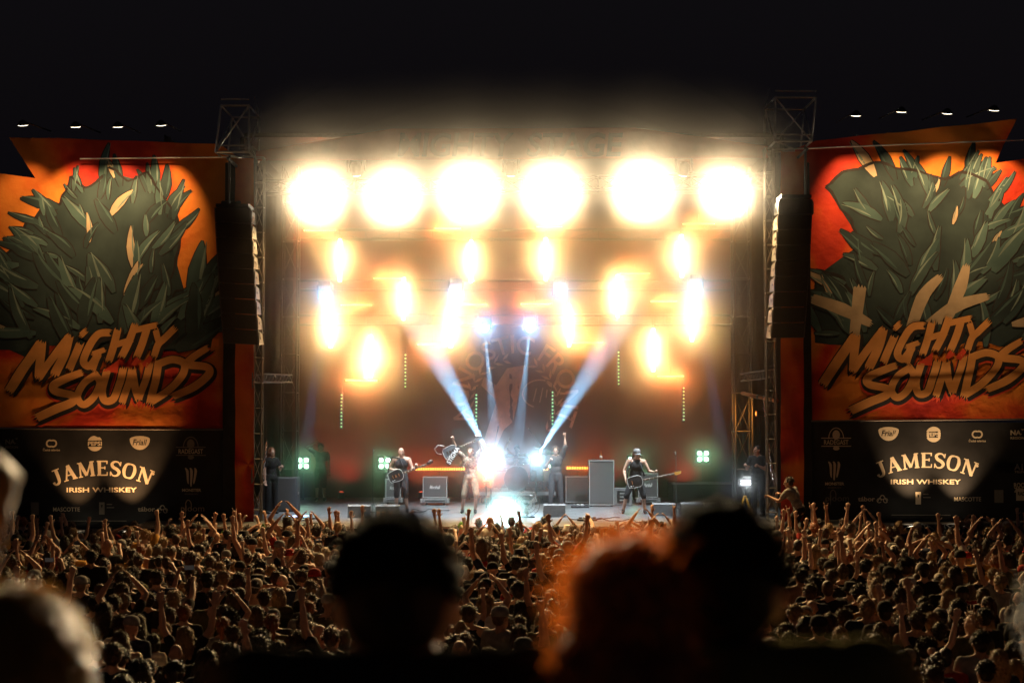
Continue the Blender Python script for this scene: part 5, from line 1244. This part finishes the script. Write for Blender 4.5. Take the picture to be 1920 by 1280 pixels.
def guitar(label, p, ang, rz=0, kind='guitar', roll=0, back=False, neck=.66, col=(.02, .02, .022)):
    """body centre at p, neck along +x turned by ang in the x-z plane"""
    t = thing(kind.split('_')[-1] if kind != 'guitar' else 'electric_guitar', label, 'guitar', p, 0, 'guitars'); t.rotation_euler = (roll, -ang, rz); k = 1.0
    o = [(.24 * math.cos(a) * (1 - .18 * math.cos(2 * a)) - .02, .17 * math.sin(a) * (1 + .1 * math.cos(a * 2) - .22 * math.cos(a) - .12 * math.cos(3 * a))) for a in [q * math.pi / 18 for q in range(36)]]
    m = mat('guitar_paint_%d' % int(col[0] * 1000), col, .2, 0, .1, 5)
    MB().prism(o, -.025, .025).build('body', m, t)
    MB().tube([(x * 1.0, -.026, z * 1.0) for x, z in o + o[:1]], .006, 5, False).build('binding', SKIND, t)
    WD = mat('guitar_neck', (.10, .055, .03), .4); MB().box((.2 + neck / 2, -.03, 0), (neck, .03, .05), bev=.006).build('neck', WD, t)
    hs = [(.2 + neck, -.03), (.2 + neck, .03), (.25 + neck, .045), (.39 + neck, .04), (.38 + neck, -.02), (.25 + neck, -.045)]
    MB().prism(hs, -.04, -.02).build('headstock', m if kind == 'guitar' else mat('bass_headstock', (.6, .3, .05), .4), t)
    for q in range(6 if kind == 'guitar' else 4): MB().lathe([(.012, -.02), (.012, .02)], (.26 + neck + .022 * q * (6 / (6 if kind == 'guitar' else 4)), -.03, .052), None, 8).build('tuner', CHROME, t)
    for q in range(7): MB().box((.25 + neck * q / 7.5, -.047, 0), (.012, .003, .034)).build('inlay', SKIND, t)
    for x in (-.02, .07): MB().box((x, -.032, 0), (.04, .014, .08)).build('pickup', CHROME if kind == 'guitar' else BLK, t)
    MB().box((-.1, -.032, 0), (.03, .014, .09)).build('bridge', CHROME, t)
    for q in range(2): MB().lathe([(.014, 0), (.011, -.02), (.0001, -.021)], (-.14 + q * .05, -.026, -.1), aimM((0, -1, 0)), 8).build('knob', SKIND, t)
    return t
FB = cloth_mat('band_black', (.03, .03, .032)); 
def jpos(px, py, Y): return V((at(px, py, Y).x, Y, DECK))
PI = math.pi
# bald guitarist
LG = jpos(752, 958, 38.3)
J = human((((-.35, .12, -.9), (-.35, .85, .25)), ((.42, -.05, -.9), (-.55, .75, -.05))), (('grip', (-.2, .8, .3)), ('grip', (-.8, .5, -.1))), legs=(((-.13, .09, .49), (-.16, .0, .08)), ((.12, .04, .5), (.13, -.05, .08))), head_dir=(-.1, 1, -.55), palm=((0, -.3, 1), (0, -1, 0)), build=1.06, torso_lean=(0, .06))
figure('bald tattooed guitarist in a black tank top looking down', LG, PI, J, 0, FB, 'tank', cloth_mat('dark_shorts', (.035, .032, .035)), True)
print_t = thing  # shirt print is a part of the guitarist
g = guitar('dark single-cut electric guitar played by the bald guitarist', LG + V((-.1, -.27, 1.0)), .36, 0)
MB().tube([(-.22, .02, .05), (-.1, .12, .36), (.05, .2, .5), (.22, .16, .42), (.24, .03, .1)], .02, 6).build('strap', FB, g)
# guitarist lifting a guitar
SG = jpos(882, 962, 38.0)
J = human((((-.35, .25, .9), (.3, .3, .9)), ((.6, .25, .75), (.35, .2, .9))), ('grip', 'grip'), legs=(((-.17, .16, .52), (-.13, .02, .08)), ((.17, .05, .5), (.22, -.1, .08))), head_dir=(.1, 1, .1), build=1.02)
CAMO = mat('camouflage', (.12, .10, .06), .9, 0, .4, 9, col2=(.30, .25, .17))
figure('guitarist in camouflage shorts lifting his guitar overhead', SG, PI, J, 0, mat('patterned_top', (.05, .045, .04), .8, 0, .3, 16, col2=(.4, .34, .24)), 'tee', CAMO, True, hair='short', hair_m=HCOL['brown'])
g = guitar('raised guitar with lettered white strap above the lifting guitarist', at(846, 846, 37.8), .42, 0, neck=.5, col=(.10, .11, .12))
MB().tube([(-.25, -.03, .02), (-.36, -.05, .1), (-.38, -.05, .24), (-.25, -.06, .3), (-.1, -.06, .2)], .009, 6).build('strap', PIP, g)
MB().box((.02, -.06, -.12), (.56, .012, .12), Matrix.Rotation(-.6, 3, 'Y'), bev=.004).build('lettered_strap', FB, g)
flat_text('STIGMA', .12, .5, WHITE, g, (.02 + .02, -.075, -.12 - .04), 'strap_lettering', .02, 0, (0, -.6, 0))
# drummer
J = human((((-.5, .4, -.3), (.3, .8, .3)), ((.5, .4, .4), (-.35, .5, .7))), ('grip', 'grip'), legs=(((-.22, .35, .52), (-.24, .42, .08)), ((.2, .35, .52), (.22, .42, .08))), head_dir=(0, 1, -.1), pelvis=(0, 0, .55))
DRP = V((BC.x + .02, 43.55, DECK + RZ)); figure('drummer sitting behind the drum kit with an arm up', DRP, PI, J, 2, FB, 'tank', FB, True, hair='short', hair_m=HCOL['dark'])
t = thing('drum_stool', 'small stool under the drummer', 'stool', DRP + V((0, 0, 0))); MB().lathe([(.16, .36), (.17, .38), (.16, .43), (.0001, .44)], (0, 0, 0), None, 16).build('seat', BLK, t)
for k in range(3): pipe('leg', (0, 0, .34), (.2 * math.cos(k * 2.1), .2 * math.sin(k * 2.1), 0), .012, CHROME, t)
for s in (-1, 1):
    w_ = DRP + Matrix.Rotation(PI, 3, 'Z') @ (J['arm', s][2]); d = V((.1 * s, -.8, .5 if s > 0 else -.3)).normalized(); tag(MB().tube([w_ - d * .05, w_ + d * .36], [.008, .006], 6).build('drumstick', mat('stick_wood', (.5, .36, .2), .5)), 'wooden drumstick in the %s hand of the drummer' % ('left' if s < 0 else 'right'), 'drumstick', 'drumsticks')
# vocalist with a hand in the air
VP = jpos(1042, 948, 39.6)
J = human((((-.3, .25, .9), (.05, .05, 1)), ((.3, .3, -.85), (-.5, .6, .75))), ('horns', 'grip'), head_dir=(.1, 1, .05), legs=(((-.13, .02, .5), (-.16, 0, .08)), ((.12, .02, .5), (.15, 0, .08))))
figure('vocalist in a long dark shirt with one hand raised', VP, PI, J, 0, cloth_mat('long_shirt', (.06, .055, .05)), 'coat', cloth_mat('dark_trousers', (.04, .04, .042)), hair='short', hair_m=HCOL['brown'], length=.14, sleeve=1.0)
w_ = VP + Matrix.Rotation(PI, 3, 'Z') @ J['arm', 1][2]; t = thing('microphone', 'hand-held microphone at the mouth of the vocalist', 'microphone', w_); MB().tube([(.02, -.04, -.06), (.05, -.05, .12)], [.012, .017], 10).build('handle', BLK, t); MB().lathe([(.0001, -.026), (.02, -.018), (.026, 0), (.02, .018), (.0001, .026)], (.052, -.05, .14), None, 12).build('grille', CHROME, t)
# bass player
BP = jpos(1192, 962, 37.9)
J = human((((-.45, .12, -.88), (-.35, .8, -.05)), ((.45, -.05, -.9), (-.1, .5, -.75))), (('grip', (-.3, .8, 0)), ('relax', (-.3, .5, -.8))), legs=(((-.2, .1, .5), (-.24, .02, .08)), ((.24, .08, .5), (.33, -.02, .08))), head_dir=(-.35, 1, -.3), palm=((0, -.3, 1), (0, -1, 0)), pelvis=(0, 0, .92), torso_lean=(-.05, .1), build=1.04)
figure('bass player in a black sleeveless shirt with long hair and pale cap', BP, PI, J, 0, FB, 'tank', cloth_mat('bass_shorts', (.025, .025, .027)), True, hair='long', hair_m=HCOL['brown'], hat=HATM['grey'])
g = guitar('bass guitar with orange headstock slung low on the bass player', BP + V((-.02, -.27, .86)), .2, 0, kind='bass_guitar', neck=.84, col=(.03, .03, .03))
MB().tube([(-.22, .02, .05), (-.12, .12, .4), (.05, .2, .6), (.2, .16, .52), (.26, .03, .1)], .022, 6).build('strap', FB, g)
# people in the wings
RP = jpos(1422, 962, 37.0); J = human((fr_(-1), fr_(1)), ('grip', 'grip'), head_dir=(.6, .8, 0)); figure('stagehand in dark clothes standing in the right wing', RP, PI * .8, J, 1, TM['black T-shirt'], 'tee', TROU[1], hair='buzz', hair_m=HCOL['dark'], scale=1.05)
J = human((fr_(-1), dn(1)), ('grip', 'relax'), True, build=.93); figure('long-haired technician in black in the left wing by the tower', jpos(512, 958, 38.2) + V((0, -.3, 0)), PI * 1.2, J, 0, TM['black T-shirt'], 'tee', TROU[1], hair='long', hair_m=HCOL['ginger'])
J = human((dn(-1), hoh(1)), ('relax', 'relax')); figure('dim stagehand in shorts at the dark rear left of the deck', jpos(601, 935, 43.4), PI, J, 1, TM['charcoal T-shirt'], 'tee', TROU[1], True, hair='short', hair_m=HCOL['dark'])
# photographer up on a case at the right corner
cs = at(1492, 968, 33.0); t = thing('equipment_case', 'tall black case under the photographer at the right stage corner', 'case', (cs.x, 33.0, 0)); MB().box((0, 0, .6), (.8, .6, 1.2), bev=.02).build('body', BLK, t); MB().box((0, -.305, .8), (.8, .015, .04)).build('edge_strip', ALU, t)
for sx in (-1, 1): MB().box((sx * .2, -.31, .5), (.12, .02, .08)).build('latch', ALU, t)
J = human((((-.3, .5, -.7), (.1, .9, .35)), ((.3, .5, -.7), (-.1, .9, .35))), ('grip', 'grip'), legs=(((-.14, .15, .46), (-.14, -.05, .08)), ((.14, .15, .46), (.14, -.05, .08))), torso_lean=(-.1, .45), pelvis=(0, -.1, .84), head_dir=(-.3, 1, -.1))
figure('crouching photographer in pale T-shirt and black vest at the right corner', (cs.x, 33.0, 1.2), .9, J, 1, TM['grey T-shirt'], 'tee', TROU[1], hair='short', hair_m=HCOL['dark'])
# ------------------------------------------------------------------ nearest spectators on the platform, out of focus
def near_person(label, px, top_py, Y, J, skin, top, hair, hair_m, rz=0, fine=4, hair_scale=1.0, top_kind='tee', shrug=0.0):
    J['head'] = J['head'] + V((0, shrug * .8, -shrug)); J['neck'] = J['neck'] + V((0, shrug * .3, -shrug * .3))
    hm_ = hair if not isinstance(hair, str) else hair_mesh(hair, vox=.008, fine=fine, seed=int(px))
    zs = sorted(v.co.z for v in hm_.vertices); ztop = at(px, top_py, Y).z; sc_ = (ztop - PLATZ) / (J['head'].z + zs[int(len(zs) * .985)] * hair_scale)
    t = thing('person', label, 'person', (at(px, top_py, Y).x, Y, PLATZ), rz, 'nearest spectators on the platform'); t.scale = (sc_,) * 3
    link('body', skin_soft(J).grow('body', .011, 3, .5), t, SKINS[skin]); link('shirt', shirt_soft(J, tank=top_kind == 'tank', fat=.024).grow('shirt', .014, 3, noise=.002), t, top)
    link('trousers', trouser_soft(J).grow('trousers', .02, 2), t, TROU[1]); link('shoes', shoe_soft(J).grow('shoes', .018, 1), t, SHOEM)
    h = link('hair', hm_, t, hair_m); h.matrix_local = Matrix.Translation(J['head']) @ head_frame(J).to_4x4() @ Matrix.Scale(hair_scale, 4)
    return t
def hair_shader(name, c, trans):
    m = bpy.data.materials.new(name); m.use_nodes = True; n = m.node_tree.nodes; l = m.node_tree.links; n.remove(n['Principled BSDF'])
    d = n.new('ShaderNodeBsdfPrincipled'); d.inputs['Roughness'].default_value = .4; tr = n.new('ShaderNodeBsdfTranslucent'); mx = n.new('ShaderNodeMixShader'); mx.inputs[0].default_value = trans
    no = n.new('ShaderNodeTexNoise'); no.inputs['Scale'].default_value = 40; mc = n.new('ShaderNodeMix'); mc.data_type = 'RGBA'; mc.inputs[6].default_value = (*[x * .6 for x in c], 1); mc.inputs[7].default_value = (*[min(1, x * 1.3) for x in c], 1)
    l.new(no.outputs[0], mc.inputs[0]); l.new(mc.outputs[2], d.inputs['Base Color']); l.new(mc.outputs[2], tr.inputs['Color']); l.new(d.outputs[0], mx.inputs[1]); l.new(tr.outputs[0], mx.inputs[2]); l.new(mx.outputs[0], n['Material Output'].inputs[0]); return m
NEARH = mat('near_dark_hair', (.022, .015, .010), .65, 0, .4, 20, .5, 90, .2)
Jm = human((dn(-1), dn(1)), ('relax', 'relax'), build=1.0, head_dir=(0, 1, -.35))
near_person('dark-haired man in black seen from behind, left of centre', 738, 974, 2.15, Jm, 1, mat('near_black', (.022, .020, .017), 1.0, 0, .3, 10, .2, 40, .0), 'short', NEARH, .05, hair_scale=.93, shrug=.07)
near_person('tall dark-haired man in an olive T-shirt seen from behind', 1355, 950, 2.15, human((dn(-1), dn(1)), ('relax', 'relax'), build=1.0, head_dir=(0, 1, -.3)), 1, mat('near_olive', (.13, .11, .045), 1.0, 0, .3, 10, .2, 40, .0), 'short', NEARH, -.1, hair_scale=.93, shrug=.07)
# curly red hair: core coloured dark as if shaded, loose translucent curls coloured for the backlit rim
S = Soft(); S.ell((0, -.02, .03), (.088, .10, .096)); S.ell((0, -.04, -.09), (.112, .10, .12)); S.ell((.0, -.05, -.21), (.128, .10, .11)); S.ell((.05, -.05, -.12), (.075, .07, .08)); core = S.grow('hair', .01, 3, noise=.006)
vv, ff = [], []; rh = random.Random(12)
for c, r, n, ln, lo in (((0, -.02, .03), (.086, .098, .094), 900, .026, -.3), ((0, -.04, -.09), (.11, .098, .118), 420, .02, -1), ((0, -.05, -.21), (.126, .098, .108), 300, .018, -1)):
    for q in range(n):
        d = V((rh.gauss(0, 1), rh.gauss(0, 1), rh.gauss(0, 1))).normalized()
        if d.z < lo or (d.y > .5 and d.z < .5 and lo > -.5): continue
        p = V(c) + V((d.x * r[0], d.y * r[1], d.z * r[2])); t_ = (d + V((0, 0, -.25)) + V((rh.uniform(-1, 1), rh.uniform(-1, 1), rh.uniform(-1, 1))) * .5).normalized(); L = ln * rh.choice((.4, .7, 1, 1.2, 2.1))
        u = t_.orthogonal().normalized(); w_ = t_.cross(u); ph = rh.uniform(0, 6.28); wd = .0010; R_ = rh.uniform(.003, .008); pts = []
        for k in range(8):
            a = ph + k * 1.15; pts.append(p + t_ * L * k / 7 + (u * math.cos(a) + w_ * math.sin(a)) * R_ * min(1, k / 2))
        b = len(vv)
        for k, q_ in enumerate(pts): vv += [q_ - w_ * wd, q_ + w_ * wd]
        ff += [(b + 2 * k, b + 2 * k + 1, b + 2 * k + 3, b + 2 * k + 2) for k in range(7)]
curls = bpy.data.meshes.new('loose_curls'); curls.from_pydata([tuple(p) for p in vv], [], ff); curls.update()
Jc = human((dn(-1), dn(1)), ('relax', 'relax'), True, build=.95)
t = near_person('person with big curly red hair, its stage-lit rim coloured orange', 1176, 1020, 2.1, Jc, 2, TM['black T-shirt'], core, mat('curly_core_shaded', (.10, .028, .012), .6, 0, .3, 20, .5, 60), 0)
h = link('loose_curls', curls, t, hair_shader('curly_rim_hair', (.60, .15, .02), .5)); h.matrix_local = Matrix.Translation(Jc['head']) @ head_frame(Jc).to_4x4()
near_person('fair-haired person at the bottom left corner', 38, 1092, 2.0, human((dn(-1), dn(1)), ('relax', 'relax'), True, build=.95), 1, TM['red T-shirt'], 'bob', hair_shader('fair_hair_near', (.40, .23, .06), .1), .1, 5)
near_person('dark-haired person cut off by the right edge', 2035, 1010, 2.05, human((dn(-1), dn(1)), ('relax', 'relax'), build=1.0, head_dir=(-.2, 1, 0)), 1, mat('near_black', (.022, .020, .017), 1.0, 0, .3, 10, .2, 40, .0), 'short', NEARH, .0)
# raised curled hand at the left edge
Yh = 2.15; W0 = at(-25, 1010, Yh); rx = W0.x - .42
Jh = human((dn(-1), ((.5, .25, .55), (.3, .02, 1))), ('relax', ('grip', (.25, .1, 1))), palm=((0, 1, 0), (-.9, .2, 0)), build=1.0)
off = Jh['arm', 1][2]; t = thing('person', 'spectator at the left edge with a curled hand raised high', 'person', (W0.x - off.x, Yh - off.y, W0.z - off.z), 0, 'nearest spectators on the platform')
k = 1 + (t.location.z - PLATZ) / 1e9
dz = t.location.z - PLATZ; sk = (W0.z - PLATZ) / off.z; t.scale = (sk,) * 3; t.location = (W0.x - off.x * sk, Yh - off.y * sk, PLATZ)
link('body', skin_soft(Jh).grow('body', .008, 2, .5), t, mat('near_tan_skin', (.22, .115, .035), .7, 0, .12, 9)); link('shirt', shirt_soft(Jh).grow('shirt', .014, 2), t, TM['charcoal T-shirt']); link('trousers', trouser_soft(Jh).grow('trousers', .02, 2), t, TROU[0]); link('shoes', shoe_soft(Jh).grow('shoes', .018, 1), t, SHOEM)
h = link('hair', hair_mesh('short', seed=5), t, HCOL['brown']); h.location = Jh['head']
# ------------------------------------------------------------------ smoke from the stage machines: nested rounded banks of even density, so it thins toward its rim
sp = lambda c, e: math.copysign(abs(c) ** e, c)
for k, (fr_, rx, ry, rz, up_) in enumerate(((.36, 7.2, 5.7, 7.2, 5.6), (.22, 7.6, 6.2, 7.4, 6.6), (.17, 8.2, 6.7, 7.6, 7.8), (.14, 9.0, 7.4, 7.8, 9.4), (.11, 10.4, 8.4, 8.0, 11.6))):
    sm = bpy.data.materials.new('stage_smoke'); sm.use_nodes = True; nt = sm.node_tree; nt.nodes.clear()
    out = nt.nodes.new('ShaderNodeOutputMaterial'); n = nt.nodes.new('ShaderNodeVolumePrincipled'); n.inputs['Density'].default_value = SMOKE * fr_; n.inputs['Anisotropy'].default_value = SMOKE_G
    n.inputs['Color'].default_value = (.93, .91, .88, 1); nt.links.new(n.outputs[0], out.inputs['Volume'])
    v = []; rows, seg = 28, 48
    for i in range(rows + 1):
        a = math.radians(-89.5 + 179 * i / rows); e_ = .55 + max(0, a) * .95
        for q in range(seg):
            t = 2 * math.pi * q / seg; v.append((rx * sp(math.cos(a), e_) * sp(math.cos(t), .6), ry * sp(math.cos(a), e_) * sp(math.sin(t), .6), (up_ if a > 0 else rz) * sp(math.sin(a), .95)))
    f = [(i * seg + q, i * seg + (q + 1) % seg, (i + 1) * seg + (q + 1) % seg, (i + 1) * seg + q) for i in range(rows) for q in range(seg)] + [tuple(range(seg))[::-1], tuple(range(rows * seg, (rows + 1) * seg))]
    m_ = MB().add(v, f, True); o = m_.build('stage_smoke', sm); o.location = (0, 39.6, 5.7); tag(o, kind='stuff')
bpy.data.scenes.remove(SHOP)
